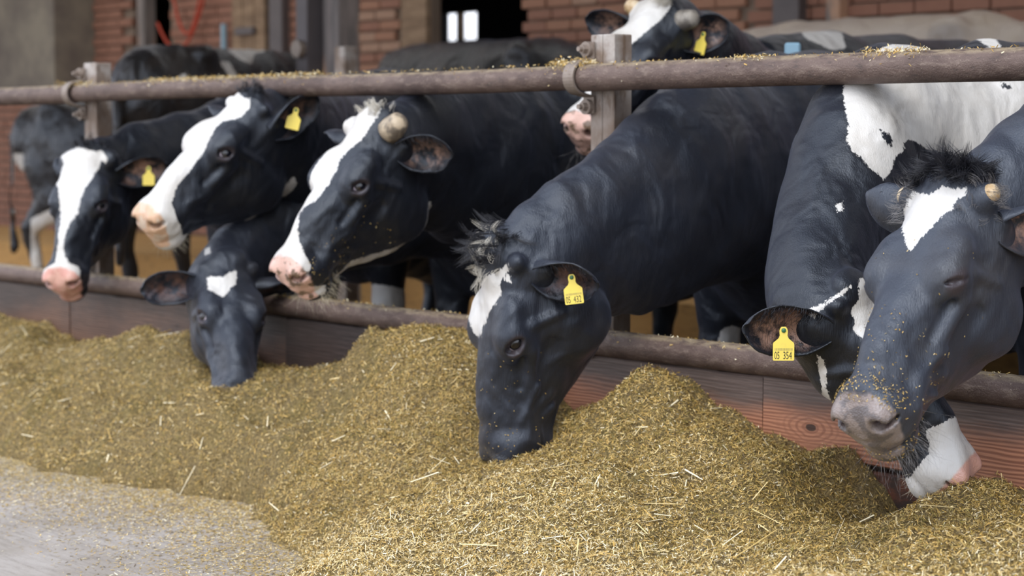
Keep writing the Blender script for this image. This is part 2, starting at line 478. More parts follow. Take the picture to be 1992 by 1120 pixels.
def ear_mesh(base, d, opening, L=.19, W=.056, nu=22, nv=17, th=.004):
    """cupped leaf, rolled at the root; returns V, F, inner flag, rim points"""
    d = np.asarray(d, float); d /= np.linalg.norm(d)
    o = np.asarray(opening, float); o = o - d * (o @ d); o /= np.linalg.norm(o); sd = np.cross(d, o)
    out = []; inn = []
    U = np.linspace(0, 1, nu); Vv = np.linspace(-1, 1, nv)
    def surf(off):
        P = np.zeros((nu, nv, 3))
        for i, u in enumerate(U):
            w = W * np.interp(u, [0, .12, .3, .5, .7, .85, .93, .97, 1.0], [.50, .66, .92, 1.04, 1.02, .86, .68, .52, .26])
            phi = 2.35 - 1.35 * min(1, u * 1.6) ** .7
            w = max(w, .004); r = w / sin(min(phi, pi / 2)) if phi < pi / 2 else w
            for j, v in enumerate(Vv):
                rr = r + off
                y = rr * sin(v * phi); z = r * .9 - rr * cos(v * phi)
                P[i, j] = base + d * (L * u - .018 * (1 - u) ) + sd * y + o * (z - .012 + .02 * u * u) + d * (-.010 * v * v * u)
        return P
    A = surf(0.0); B = surf(th)     # B outside (back of the ear)
    V = np.concatenate([A.reshape(-1, 3), B.reshape(-1, 3)]); n = nu * nv; F = []
    for i in range(nu - 1):
        for j in range(nv - 1):
            a = i * nv + j; F.append((a, a + 1, a + nv + 1, a + nv)); F.append((n + a, n + a + nv, n + a + nv + 1, n + a + 1))
    for i in range(nu - 1):
        a = i * nv; F.append((a, a + nv, n + a + nv, n + a)); b = a + nv - 1; F.append((b, n + b, n + b + nv, b + nv))
    for j in range(nv - 1):
        a = (nu - 1) * nv + j; F.append((a, a + 1, n + a + 1, n + a))
    UU, VV = np.meshgrid(U, Vv, indexing='ij')
    f = np.clip((1 - np.abs(VV) ** 2 * 1.25), 0, 1) * np.clip(np.sin(pi * np.clip(UU * 1.05, 0, 1)) * 1.5, 0, 1)
    inner = np.concatenate([f.ravel(), np.zeros(n)])
    rim = [A[i, 0] for i in range(3, nu)] + [A[i, -1] for i in range(3, nu)]
    return V, np.array(F), inner, np.array(rim), A, sd, o, d

def poly_sd(P2, poly):
    """signed distance, positive inside"""
    d = np.full(len(P2), 1e9); ins = np.zeros(len(P2), bool); n = len(poly)
    for i in range(n):
        a = poly[i]; b = poly[(i + 1) % n]; e = b - a; w = P2 - a
        t = np.clip((w @ e) / max(e @ e, 1e-12), 0, 1); q = w - t[:, None] * e
        d = np.minimum(d, np.sqrt((q * q).sum(1)))
        c1 = (P2[:, 1] >= a[1]) != (P2[:, 1] >= b[1])
        with np.errstate(divide='ignore', invalid='ignore'):
            xx = a[0] + (P2[:, 1] - a[1]) / (b[1] - a[1]) * e[0]
        ins ^= c1 & (P2[:, 0] < xx)
    return np.where(ins, d, -d)

def hair(name, roots, dirs, length, rad, mat, parent, seg=4, curl=.4, droop=(0, 0, -.3), jitter=.3, rng=None, kind=None, lvar=.35):
    """thin tapered ribbons, three sided, one mesh"""
    rng = rng or RNG
    n = len(roots); roots = np.asarray(roots); dirs = np.asarray(dirs)
    d = dirs + rng.normal(size=(n, 3)) * jitter; d /= np.linalg.norm(d, axis=1, keepdims=True)
    L = length * (1 + rng.uniform(-lvar, lvar, n)); cv = rng.normal(size=(n, 3)) * curl + np.array(droop)
    V = np.zeros((n, seg + 1, 3, 3)); p = roots.copy()
    for k in range(seg + 1):
        a = np.cross(d, rng.normal(size=(1, 3))); a /= np.linalg.norm(a, axis=1, keepdims=True); b = np.cross(d, a)
        r = rad * (1 - k / seg * .9)
        for q in range(3):
            t = 2 * pi * q / 3; V[:, k, q] = p + (a * cos(t) + b * sin(t)) * r
        p = p + d * (L / seg)[:, None]; d = d + cv / seg; d /= np.linalg.norm(d, axis=1, keepdims=True)
    base = (np.arange(n) * (seg + 1) * 3)[:, None, None, None]
    kk = np.arange(seg)[None, :, None, None] * 3; qq = np.arange(3)[None, None, :, None]
    q2 = (np.arange(3) + 1) % 3; q2 = q2[None, None, :, None]
    F = np.concatenate([base + kk + qq, base + kk + q2, base + kk + 3 + q2, base + kk + 3 + qq], 3).reshape(-1, 4)
    o = mesh_np(name, V.reshape(-1, 3), F, mat, parent)
    if kind: o['kind'] = kind
    return o

EYE_MAT = None
def eye_object(W, M, s, y, parent, look=(0, 0)):
    """eyeball: dark iris and pupil, pale sclera"""
    nu, nv = 24, 16; V = []; F = []; dark = []
    c_, n_, a_, b_ = eye_frame(y)
    axis = M @ (n_ + a_ * (-.34 + look[0]) + b_ * (.18 + look[1])); axis /= np.linalg.norm(axis)
    a = np.cross(axis, M[:, 2]); a /= np.linalg.norm(a); b = np.cross(axis, a)
    c = W(c_); r = .0252 * s
    for j in range(nv + 1):
        th = pi * j / nv
        for i in range(nu):
            ph = 2 * pi * i / nu
            V.append(c + r * (axis * cos(th) + (a * cos(ph) + b * sin(ph)) * sin(th))); dark.append(th)
    for j in range(nv):
        for i in range(nu):
            F.append((j * nu + i, (j + 1) * nu + i, (j + 1) * nu + (i + 1) % nu, j * nu + (i + 1) % nu))
    return mesh_np('eye', V, F, MAT['eye'], parent, attrs={'theta': ('FLOAT', dark)})

def horn_object(W, M, s, y, parent, L=.05, r=.027, d=(-.1, .9, .35), mat='horn'):
    """short horn stub with a worn blunt tip"""
    p0 = W((0, .088 * y, .078)); dd = M @ np.array([d[0], d[1] * y, d[2]]); dd /= np.linalg.norm(dd)
    pts = [p0 - dd * .012 * s, p0 + dd * .012 * s, p0 + dd * L * .55 * s, p0 + dd * L * .85 * s, p0 + dd * L * s, p0 + dd * (L + .004) * s]
    rr = [r * 1.12 * s, r * 1.05 * s, r * .97 * s, r * .85 * s, r * .6 * s, r * .15 * s]
    return MB().tube(pts, rr, 18).build('horn', MAT[mat], parent, smooth=True)

def tag_object(p, nrm, down, parent, scale=1.0, text=('05', '354'), small=True):
    """yellow plastic ear tag: bottle outline, button, printed number"""
    n = Vector(nrm).normalized(); dn = Vector(down); dn = (dn - n * dn.dot(n)).normalized(); rt = dn.cross(n).normalized()
    rt = -rt
    out = [(.0085, .000), (.0105, .006), (.0100, .013), (.0095, .018), (.0125, .025), (.0195, .031), (.0255, .036), (.0265, .040), (.0265, .078), (.0245, .0805)]
    poly = out + [(-x, y) for x, y in out[::-1]] + [(-.005, -.004), (.005, -.004)]
    P = lambda x, y, z: Vector(p) + rt * x * scale + dn * y * scale + n * z * scale
    m = MB(); k = len(poly); th = .0016
    m.add([P(x, y, th) for x, y in poly] + [P(x, y, -th) for x, y in poly],
          [tuple(range(k)), tuple(range(2 * k - 1, k - 1, -1))] + [(i, (i + 1) % k, (i + 1) % k + k, i + k) for i in range(k)])
    t = m.build('ear_tag', MAT['tag'], parent); t['label'] = 'yellow plastic tag hanging on the ear'
    MB().tube([P(0, .005, -.004), P(0, .005, .0035), P(0, .005, .005)], [.0058 * scale, .0058 * scale, .0045 * scale], 14).build('tag_button', MAT['tag_button'], t, smooth=True)
    if text:
        R = Matrix((rt, -dn, n)).transposed().to_4x4()
        def write(s_, size, x, y, sx=.62):
            c = bpy.data.curves.new('printed_number', 'FONT'); c.body = s_; c.size = size * scale; c.align_x = 'CENTER'; c.extrude = .00015; c.resolution_u = 3
            tmp = bpy.data.objects.new('tmp', c); COL.objects.link(tmp)
            bpy.context.view_layer.update()
            me = bpy.data.meshes.new_from_object(tmp.evaluated_get(bpy.context.evaluated_depsgraph_get()))
            bpy.data.objects.remove(tmp); bpy.data.curves.remove(c)
            o = bpy.data.objects.new('printed_number' if len(s_) < 5 else 'printed_line', me); COL.objects.link(o)
            me.transform(Matrix.Translation(P(x, y, .0019)) @ R @ Matrix.Diagonal((sx, 1, 1, 1)))
            me.materials.clear(); me.materials.append(MAT['tag_ink']); attach(o, t)
        write(text[0], .027, -.0165, .0765, .50); write(text[1], .027, .0095, .0765, .56)
        if small:
            c = MB()
            r_ = random.Random(3)
            x = -.022
            while x < .022:
                w = r_.uniform(.0006, .0018)
                c.add([P(x, .0495, .0018), P(x + w, .0495, .0018), P(x + w, .0555, .0018), P(x, .0555, .0018)], [(0, 1, 2, 3)]); x += w + r_.uniform(.0006, .0014)
            c.build('printed_barcode', MAT['tag_ink_pale'], t)
    return t

def seen(a, b, c):
    """direction from: along the alley to the right and back, up, out towards the yard"""
    return np.array([.652, .758, 0]) * a + np.array([0, 0, 1.]) * b + np.array([.757, -.652, 0]) * c

MAT = {}
def cow(label, pose, body, neck=None, coat='coat', patches=(), fine=.006, coarse=.024, ears=None, tags=(), horns=None, group=None,
        head_scale=1.0, lid=1.0, skin=(.485, .0), whisk=0, tuft=None, extra=None, eyes=True, body_scale=1.0, legs=True, nsk=None, tail=True, wy=1.0, jd=1.0, nh=1.0, zoff=0.0, seed=0):
    """body = (x, y, front direction angle, height factor); pose = (M, t, s)"""
    rng = np.random.default_rng(seed + 11)
    M = np.array(pose['M']); M, _ = np.linalg.qr(M); M = M * np.sign((M * np.array(pose['M'])).sum(0)); t = np.array(pose['t']); s = pose['s'] * head_scale
    F = Field()
    bx, by, ang, hs = body; g0 = -.05 + zoff
    f = np.array([cos(ang), sin(ang), 0]); lft = np.array([-sin(ang), cos(ang), 0]); up = np.array([0, 0, 1.])
    B = lambda a, h, l=0.0: np.array([bx, by, g0]) + f * a * body_scale + up * h * hs + lft * l * body_scale
    spine = [(.22, .90, .17, .25), (.06, .96, .23, .385), (-.20, .945, .30, .405), (-.62, .92, .37, .43), (-1.05, .96, .34, .39), (-1.33, 1.04, .27, .31), (-1.55, 1.05, .20, .25)]
    nodes = [(B(a, h), (w * body_scale, hh * hs)) for a, h, w, hh in spine]
    F.chain(nodes, .05, side=lft)
    for a, h, w, hh in ((.02, .82, .27, .30),): F.ell(B(a, h), (.16, w, hh), .08, np.stack([f, lft, up], 1))
    for y in (1, -1):       # point of shoulder, hip bones
        F.ell(B(.16, .86, .15 * y), (.10, .09, .13), .06, np.stack([f, lft, up], 1))
        F.ell(B(-1.28, 1.27, .21 * y), (.09, .06, .06), .07, np.stack([f, lft, up], 1))
        F.ell(B(-.02, 1.05, .15 * y), (.10, .09, .22), .07, np.stack([f, lft, up], 1))
    if legs:
        for y in (1, -1):
            F.chain([(B(.05, .72, .17 * y), .105), (B(.06, .45, .17 * y), .056), (B(.07, .38, .17 * y), .052), (B(.05, .12, .17 * y), .032), (B(.07, .02, .17 * y), .048)], .03)
            F.chain([(B(-1.35, .90, .17 * y), (.12, .19)), (B(-1.28, .64, .20 * y), (.085, .14)), (B(-1.50, .46, .18 * y), .060), (B(-1.50, .38, .18 * y), .046), (B(-1.42, .12, .18 * y), .034), (B(-1.40, .02, .18 * y), .048)], .04, side=lft)
        F.ell(B(-1.12, .60), (.20, .16, .15), .06, np.stack([f, lft, up], 1))
    if tail:
        F.chain([(B(-1.66, 1.22), .045), (B(-1.78, 1.08), .026), (B(-1.80, .55), .018), (B(-1.79, .30), .030)], .03)
    W = head_field(F, M, t, s, lid, wy, jd, 1.0 if horns else .62); sc3 = np.array([s, s * wy, s])
    # neck: from the back of the skull through the given points into the shoulders
    nk = [(W((.05, 0, -.045 * nh)), (.088 * s, .125 * s * nh)), (W((-.04, 0, -.050 * nh)), (.092, .135 * nh))]
    for p, w, h in (neck or []): nk.append((np.array(p), (w, h)))
    nk.append((B(.10, .98), (.20, .30)))
    # smooth the path
    pts = np.array([p for p, r in nk]); rr = np.array([r for p, r in nk]); fine_p = []; N = 4
    sides = []
    for i in range(len(pts) - 1):
        p0 = pts[max(i - 1, 0)]; p1 = pts[i]; p2 = pts[i + 1]; p3 = pts[min(i + 2, len(pts) - 1)]
        for q in range(N):
            u = q / N
            c = .5 * ((2 * p1) + (-p0 + p2) * u + (2 * p0 - 5 * p1 + 4 * p2 - p3) * u * u + (-p0 + 3 * p1 - 3 * p2 + p3) * u ** 3)
            fine_p.append((c, rr[i] + (rr[i + 1] - rr[i]) * u)); sides.append((i + u) / (len(pts) - 1))
    fine_p.append((pts[-1], rr[-1])); sides.append(1.)
    hl = M[:, 1]
    for i in range(len(fine_p) - 1):
        w_ = sides[i]; sd = hl * (1 - w_) + lft * w_
        F.seg(fine_p[i][0], fine_p[i + 1][0], tuple(fine_p[i][1]), tuple(fine_p[i + 1][1]), .035, side=sd)
    for q in (nsk or []): F.seg(*q)
    if extra: extra(F, W, B)
    hp = np.array([W((x, y, z)) for x in (-.06, .55) for y in (-.13, .13) for z in (-.27, .12)])
    bp = np.array([p for p, r in nodes] + [p for p, r in nk] + [B(-1.9, 0), B(.1, 0)])
    lo = np.minimum(bp.min(0) - .5, hp.min(0) - .05); hi = np.maximum(bp.max(0) + .5, hp.max(0) + .05)
    lo[2] = g0 - .05; hi[2] = max(bp[:-2, 2].max() + .3, hp[:, 2].max() + .05)
    ax = [graded(lo[i], hi[i], hp[:, i].min(), hp[:, i].max(), fine, coarse) for i in range(3)]
    V, Q = surface_nets(F, *ax)
    V = project(F, V, 1)
    # soft muscle relief and skin folds on neck and body
    Nrm = gradient(F, V); Nrm /= np.linalg.norm(Nrm, axis=1, keepdims=True) + 1e-9
    hx = (V - t) @ M / sc3
    inhead = np.clip((hx[:, 0] + .05) / .1, 0, 1)
    ph = rng.uniform(0, 6, 8)
    rel = (np.sin(V[:, 0] * 17 + V[:, 2] * 11 + ph[0]) * np.sin(V[:, 1] * 15 - V[:, 2] * 7 + ph[1]) * .006
           + np.sin(V[:, 2] * 31 + V[:, 0] * 19 + ph[2]) * np.sin(V[:, 1] * 33 + V[:, 0] * 21 + ph[3]) * .0028)
    V = V + Nrm * (rel * (1 - inhead))[:, None]
    hrel = np.sin(hx[:, 0] * 60 + hx[:, 2] * 50 + ph[4]) * np.sin(hx[:, 2] * 70 - hx[:, 0] * 30 + ph[5]) * .0012
    V = V + Nrm * (hrel * inhead)[:, None]
    white = np.full(len(V), -.05)
    def basis(n):
        n = np.asarray(n, float); n /= np.linalg.norm(n); a = np.cross([0, 0, 1.], n)
        if np.linalg.norm(a) < .2: a = np.cross([0, 1., 0], n)
        a /= np.linalg.norm(a); return n, a, np.cross(n, a)
    for pt in patches:
        fr, op, n, pl = pt[:4]; dep = pt[4] if len(pt) > 4 else .35; nmin = pt[5] if len(pt) > 5 else -.15
        pl = np.array(pl, float)
        X = hx if fr == 'H' else V; NN = Nrm @ M if fr == 'H' else Nrm
        n, a, b = basis(n); Bm = np.stack([a, b], 1)
        sdv = poly_sd(X @ Bm, pl @ Bm); dz = np.abs((X - pl.mean(0)) @ n)
        sdv = np.minimum(sdv, ((NN @ n) - nmin) * .06); sdv = np.minimum(sdv, dep - dz)
        sdv = np.clip(sdv, -.05, .05)
        white = np.maximum(white, sdv) if op == 'w' else np.minimum(white, -sdv)
    skn = np.clip(hx[:, 0] - (skin[0] - .10 * np.clip(hx[:, 2] + .03, -.2, .03) * 1.0 + .02 * np.clip(np.abs(hx[:, 1]) - .03, 0, .1) / .05 * .5), -.05, .05)
    skn = np.where((np.abs(hx[:, 1]) < .11) & (hx[:, 2] > -.105), skn, np.minimum(skn, (.012 - np.abs(hx[:, 2] + .112)) * 1.0 + np.clip((hx[:, 0] - .44) * 1, -.05, 0)))
    dl = np.minimum(*[np.linalg.norm((hx - (eye_frame(q)[0] + eye_frame(q)[1] * .026)) / np.array([1.45, 1, 1]), axis=1) for q in (1, -1)])
    lidv = np.clip((.027 - dl) / .010, 0, 1) * .8
    nz = np.minimum(*[np.linalg.norm((hx - np.array([.508, .049 * q, -.022])) / np.array([1.0, 1.15, .72]), axis=1) for q in (1, -1)])
    noz = np.clip((.0215 - nz) / .007, 0, 1)
    inner = np.zeros(len(V)); MV = [V]; MQ = [Q]; off = len(V); root = None
    ears = ears or {}
    EI = {}
    for y, nm in ((1, 'L'), (-1, 'R')):
        e_ = ears.get(nm, {})
        d = M @ np.array(e_.get('d', (-.25, .95 * y, -.12))); o = M @ np.array(e_.get('o', (.75, 0.25 * y, -.35)))
        if 'dw' in e_: d = seen(*e_['dw']); o = seen(*e_['ow'])
        base = W((.010, .104 * y, .010))
        v, q, inn, rim, A, sd, oo, dd = ear_mesh(base, d, o, L=e_.get('L', .185) * s, W=e_.get('W', .056) * s)
        EI[nm] = (A, sd, oo, dd, rim, base)
        MV.append(v); MQ.append(q + off); off += len(v)
        inner = np.concatenate([inner, inn]); white = np.concatenate([white, np.full(len(v), e_.get('white', -.05))])
        skn = np.concatenate([skn, np.full(len(v), -.05)]); lidv = np.concatenate([lidv, np.zeros(len(v))]); noz = np.concatenate([noz, np.zeros(len(v))])
    root = mesh_np('cow', np.concatenate(MV), np.concatenate(MQ), MAT[coat], None,
                   attrs={'white': ('FLOAT', white), 'skin': ('FLOAT', skn), 'inner': ('FLOAT', inner), 'lid': ('FLOAT', lidv), 'nostril': ('FLOAT', noz)})
    tag(root, label, 'cow', group)
    if eyes:
        for y in (1, -1): eye_object(W, M, s, y, root)
    if horns:
        for y, kw in horns.items(): horn_object(W, M, s, {'L': 1, 'R': -1}[y], root, **kw)
    for y, kw in tags:
        A, sd, oo, dd, rim, base = EI[y]; i, j = kw.pop('at', (9, 8)); p = A[i, j] + seen(0, 0, kw.pop('out', .012))
        tag_object(p, seen(*kw.pop('n', (0, .05, 1))), seen(*kw.pop('down', (0, -1, 0))), root, **kw)
    info = dict(root=root, W=W, M=M, s=s, t=t, V=V, N=Nrm, hx=hx, B=B, ear=EI, rng=rng)
    return info

def scatter_on(info, cond, n, up=.0):
    """random surface points of the animal where cond(local head coordinates, world, normal) holds"""
    idx = np.where(cond(info['hx'], info['V'], info['N']))[0]
    pick = info['rng'].choice(idx, n); P = info['V'][pick] + info['rng'].normal(size=(n, 3)) * .002
    return P, info['N'][pick]

# ------------------------------------------------------------------ material library
def build_materials():
    PINK = ((.62, .36, .30), (.55, .27, .22))
    MAT['coat'] = coat_material('coat_pink_muzzle', ((.66, .38, .30), (.60, .30, .24)))
    MAT['coat_orange'] = coat_material('coat_orange_muzzle', ((.60, .38, .24), (.62, .48, .36)), inner=(.16, .09, .06))
    MAT['coat_spotted'] = coat_material('coat_spotted_muzzle', ((.66, .42, .34), (.16, .10, .06)), inner=(.34, .20, .14))
    MAT['coat_lit_dark'] = coat_material('coat_lit_dark_muzzle', ((.030, .031, .036), (.05, .048, .05)), inner=(.17, .085, .06), black=(.015, .017, .024))  # black hair colour lifted to carry front light; dark muzzle is its own
    MAT['coat_lit_grey'] = coat_material('coat_lit_grey_muzzle', ((.24, .195, .175), (.13, .11, .105)), black=(.028, .032, .043))  # front light painted into the coat: black raised furthest for the rightmost cow
    MAT['coat_brown'] = coat_material('coat_brownish', ((.30, .22, .2), (.2, .15, .12)), black=(.012, .010, .009), brown=.8)
    MAT['coat_pale'] = coat_material('coat_pale', ((.5, .3, .25), (.5, .3, .25)), white=(.44, .37, .31), dirt=.5)
    t = NT('eyeball'); th = t.attr('theta')
    c = t.mix(t.step(th, .92, 1.0), (.010, .008, .008), (.62, .54, .60)); c = t.mix(t.step(th, .45, .5), (.004, .004, .008), c)
    t.base(c); t.p(Roughness=.06); t.b.inputs['Coat Weight'].default_value = .6; MAT['eye'] = t.m
    for nm, a, b in (('horn', (.50, .40, .28), (.16, .13, .10)), ('horn_pale', (.62, .50, .34), (.40, .26, .12)), ('horn_grey', (.30, .27, .23), (.13, .115, .10))):
        t = NT(nm); t.base(t.mix(t.step(t.noise(t.geo(), 22, 4), .42, .62), a, b)); t.p(Roughness=.45)
        t.bump(t.noise(t.geo((1, 1, 3)), 120, 3), .4, .003); MAT[nm] = t.m
    for nm, c1 in (('hair_black', (.020, .020, .026)), ('hair_white', (.66, .62, .54)), ('hair_grey', (.20, .19, .19)), ('hair_fair', (.62, .55, .42))):
        t = NT(nm); t.base(c1); t.p(Roughness=.40); t.b.inputs['Specular IOR Level'].default_value = .6; MAT[nm] = t.m
    t = NT('tag_plastic'); n = t.noise(t.geo(), 60, 3); t.base(t.mix(t.step(n, .5, .8, 0, .3), (.86, .68, .12), (.66, .50, .12))); t.p(Roughness=.38)
    t.b.inputs['Subsurface Weight'].default_value = .0; MAT['tag'] = t.m
    t = NT('tag_button_plastic'); t.base((.05, .16, .07)); t.p(Roughness=.4); MAT['tag_button'] = t.m
    t = NT('tag_ink'); t.base((.03, .028, .02)); t.p(Roughness=.5); MAT['tag_ink'] = t.m
    t = NT('tag_ink_pale'); t.base((.40, .33, .10)); t.p(Roughness=.5); MAT['tag_ink_pale'] = t.m
    t = NT('blue_collar_plastic'); t.base((.22, .36, .46)); t.p(Roughness=.4); MAT['blue'] = t.m
    # old painted / rusted tube, dusted with feed on top
    t = NT('rusty_pipe'); g = t.geo()
    n = t.noise(g, 7, 5, .6); n2 = t.noise(t.geo((.35, 1, 1)), 60, 4, .7); n3 = t.noise(g, 240, 2)
    c = t.mix(t.step(n, .35, .65), (.095, .062, .052), (.145, .100, .084)); c = t.mix(t.step(n2, .50, .70, 0, .8), c, (.22, .165, .135)); c = t.mix(t.step(n2, .46, .30, 0, .6), c, (.055, .042, .038))
    geo = t.add('NewGeometry'); sp = t.add('SeparateXYZ'); t.link(geo.outputs['Normal'], sp.inputs[0])
    dust = t.math('MULTIPLY', t.step(sp.outputs['Z'], .55, .95), t.step(n2, .35, .6)); c = t.mix(t.math('MULTIPLY', dust, .8), c, (.34, .27, .17))
    c = t.mix(t.step(n3, .66, .72, 0, .6), c, (.42, .34, .26))
    t.base(c); t.p(Roughness=.62, Metallic=.15); t.bump(t.math('ADD', n2, n3), .5, .004); MAT['pipe'] = t.m
    t = NT('galvanised_post'); g = t.geo(); n = t.noise(g, 9, 5, .6); n2 = t.noise(t.geo((1, 1, .3)), 45, 4)
    c = t.mix(t.step(n, .35, .62), (.46, .42, .39), (.25, .19, .15)); c = t.mix(t.step(n2, .5, .68, 0, .75), c, (.15, .095, .06))
    sp = t.add('SeparateXYZ'); t.link(g, sp.inputs[0]); c = t.mix(t.step(sp.outputs['Z'], 1.24, 1.10, 0, .62), c, (.13, .088, .062))
    t.base(c); t.p(Roughness=.55, Metallic=.25); t.bump(n2, .35, .004); MAT['post'] = t.m
    t = NT('bolt_steel'); n = t.noise(t.geo(), 50, 4); t.base(t.mix(n, (.20, .15, .12), (.34, .29, .25))); t.p(Roughness=.5, Metallic=.4); t.bump(n, .4, .003); MAT['bolt'] = t.m
    # planks
    def plank(nm, c1, c2, c3, wear):
        t = NT(nm); tc = t.coord('Object', (.55, 1, 1)); 
        w = t.add('TexWave', wave_type='BANDS', bands_direction='Z'); w.inputs['Scale'].default_value = 34; w.inputs['Distortion'].default_value = 16; w.inputs['Detail'].default_value = 3; w.inputs['Detail Scale'].default_value = .30; w.inputs['Detail Roughness'].default_value = .6
        t.link(t.coord('Object', (.16, 1, 1)), w.inputs['Vector'])
        fib = t.noise(t.coord('Object', (.03, 1, 1)), 160, 4, .7)
        lng = t.noise(t.coord('Object', (.05, 1, 1)), 48, 3, .6, .8)
        grain = t.math('ADD', t.math('ADD', t.math('MULTIPLY', w.outputs['Fac'], .30), t.math('MULTIPLY', fib, .35)), t.math('MULTIPLY', lng, .35))
        base = t.mix(t.step(grain, .34, .66), c1, c2)
        # knots
        for kx, kz, kr in ((.775, .335, 1.0), (.28, .385, .6), (1.52, .300, .7), (-1.0, .33, .8), (-2.2, .36, .8), (2.2, .33, .8)):
            sb = t.add('VectorMath', operation='SUBTRACT'); t.link(t.geo(), sb.inputs[0]); sb.inputs[1].default_value = (kx, 0, kz)
            ml = t.add('VectorMath', operation='MULTIPLY'); t.link(sb.outputs[0], ml.inputs[0]); ml.inputs[1].default_value = (.50 / kr, 0, 1.0 / kr)
            ln = t.add('VectorMath', operation='LENGTH'); t.link(ml.outputs[0], ln.inputs[0])
            dk = t.math('ADD', ln.outputs['Value'], t.math('MULTIPLY', t.math('SUBTRACT', t.noise(t.geo(), 30, 2), .5), .010))
            ring = t.math('SINE', t.math('MULTIPLY', dk, 620.0))
            base = t.mix(t.math('MULTIPLY', t.step(dk, .065, .02), t.step(ring, -.3, .8, 0, .75)), t.mix(t.step(dk, .07, .02, 0, .5), base, c2), c1)
            base = t.mix(t.step(dk, .011, .007), base, (.06, .03, .02))
        sp = t.add('SeparateXYZ'); t.link(t.coord('Object'), sp.inputs[0])
        n = t.noise(t.coord('Object', (.5, 1, 1.3)), 3.2, 5, .65)
        # grimed upper part
        hgt = t.math('ADD', sp.outputs['Z'], t.math('MULTIPLY', t.math('SUBTRACT', n, .5), wear[2]))
        grime = t.step(hgt, wear[0], wear[1])
        c = t.mix(t.math('MULTIPLY', grime, .95), base, t.mix(t.step(fib, .4, .7), c3, tuple(a * 1.9 for a in c3)))
        t.base(c); t.p(Roughness=.6); t.bump(t.math('ADD', grain, t.math('MULTIPLY', fib, .8)), .35, .0025); MAT[nm] = t.m
    plank('plank_reddish', (.24, .095, .055), (.46, .21, .12), (.075, .058, .052), (-.02, .05, .12))
    plank('plank_dark', (.05, .025, .018), (.11, .06, .045), (.032, .024, .022), (-.2, .06, .35))
    plank('plank_worn', (.09, .05, .035), (.20, .11, .075), (.045, .034, .030), (-.08, .08, .38))
    t = NT('rusty_sheet'); n = t.noise(t.geo((.5, 1, 1)), 12, 6, .7); c = t.mix(t.step(n, .40, .62), (.035, .020, .015), (.15, .042, .016)); t.base(c); t.p(Roughness=.6); t.bump(n, .5, .006); MAT['rust_sheet'] = t.m
    t = NT('concrete'); n = t.noise(t.geo(), 2.2, 6, .65); n2 = t.noise(t.geo((.15, 1, 1)), 40, 4, .7); n3 = t.noise(t.geo(), 130, 3)
    c = t.mix(t.step(n, .35, .65), (.27, .235, .20), (.36, .325, .295)); c = t.mix(t.step(t.noise(t.geo((.5, 1, 1)), 1.3, 5, .7), .46, .62, 0, .65), c, (.25, .185, .12)); c = t.mix(t.step(n2, .45, .7, 0, .5), c, (.17, .145, .12)); c = t.mix(t.step(n3, .60, .72, 0, .6), c, (.40, .35, .27)); t.base(c); t.p(Roughness=.85); t.bump(t.math('ADD', n2, n3), .35, .004); MAT['concrete'] = t.m
    t = NT('bedding'); n = t.noise(t.geo(), 2.0, 5); n2 = t.noise(t.geo((.3, 1, 1)), 50, 4)
    c = t.mix(n, (.40, .22, .07), (.52, .32, .12)); c = t.mix(t.step(n2, .5, .7, 0, .5), c, (.20, .12, .05)); t.base(c); t.p(Roughness=.9); t.bump(n2, .5, .02); MAT['bedding'] = t.m
    t = NT('manure_floor'); n = t.noise(t.geo(), 3.0, 5); t.base(t.mix(n, (.035, .025, .018), (.11, .075, .045))); t.p(Roughness=.7); t.bump(n, .5, .02); MAT['barn_floor'] = t.m
    t = NT('grey_render'); n = t.noise(t.geo(), 1.8, 5, .7); c = t.mix(t.step(n, .35, .7), (.15, .13, .115), (.26, .235, .19)); t.base(c); t.p(Roughness=.9); t.bump(n, .3, .02); MAT['render'] = t.m
    for i, (a, b) in enumerate((((.30, .15, .10), (.37, .20, .13)), ((.24, .12, .085), (.32, .16, .11)), ((.34, .20, .14), (.38, .25, .18)))):
        t = NT('brick_%d' % i); n = t.noise(t.geo(), 18, 4); t.base(t.mix(n, a, b)); t.p(Roughness=.9); t.bump(n, .3, .005); MAT['brick%d' % i] = t.m
    t = NT('mortar'); n = t.noise(t.geo(), 5, 4); t.base(t.mix(n, (.17, .12, .09), (.26, .20, .155))); t.p(Roughness=.95); MAT['mortar'] = t.m
    t = NT('weathered_timber'); n = t.noise(t.geo((1, 1, .12)), 16, 5, .7, .6); n2 = t.noise(t.geo((1, 1, .5)), 3.5, 3)
    c = t.mix(t.step(n, .35, .7), (.15, .135, .13), (.28, .24, .225)); c = t.mix(t.step(n2, .5, .62, 0, .85), c, (.52, .31, .20)); t.base(c); t.p(Roughness=.75); t.bump(n, .4, .006); MAT['timber'] = t.m
    t = NT('brown_timber'); n = t.noise(t.geo((.2, .2, 1)), 16, 5, .7, .6); t.base(t.mix(t.step(n, .35, .7), (.20, .13, .08), (.36, .25, .16))); t.p(Roughness=.8); MAT['brown_timber'] = t.m
    t = NT('dark_steel'); n = t.noise(t.geo(), 8, 4); t.base(t.mix(n, (.09, .08, .085), (.16, .14, .14))); t.p(Roughness=.55, Metallic=.3); MAT['dark_steel'] = t.m
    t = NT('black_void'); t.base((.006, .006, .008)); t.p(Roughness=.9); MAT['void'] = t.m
    t = NT('roof_panel'); n = t.noise(t.geo((1, .1, 1)), 4, 3); t.base(t.mix(n, (.10, .09, .08), (.18, .16, .14))); t.p(Roughness=.8); MAT['roof'] = t.m
    t = NT('red_rope'); t.base((.45, .06, .03)); t.p(Roughness=.7); MAT['rope'] = t.m
    t = NT('white_board'); t.base((.8, .8, .85)); t.p(Roughness=.6); MAT['white_board'] = t.m
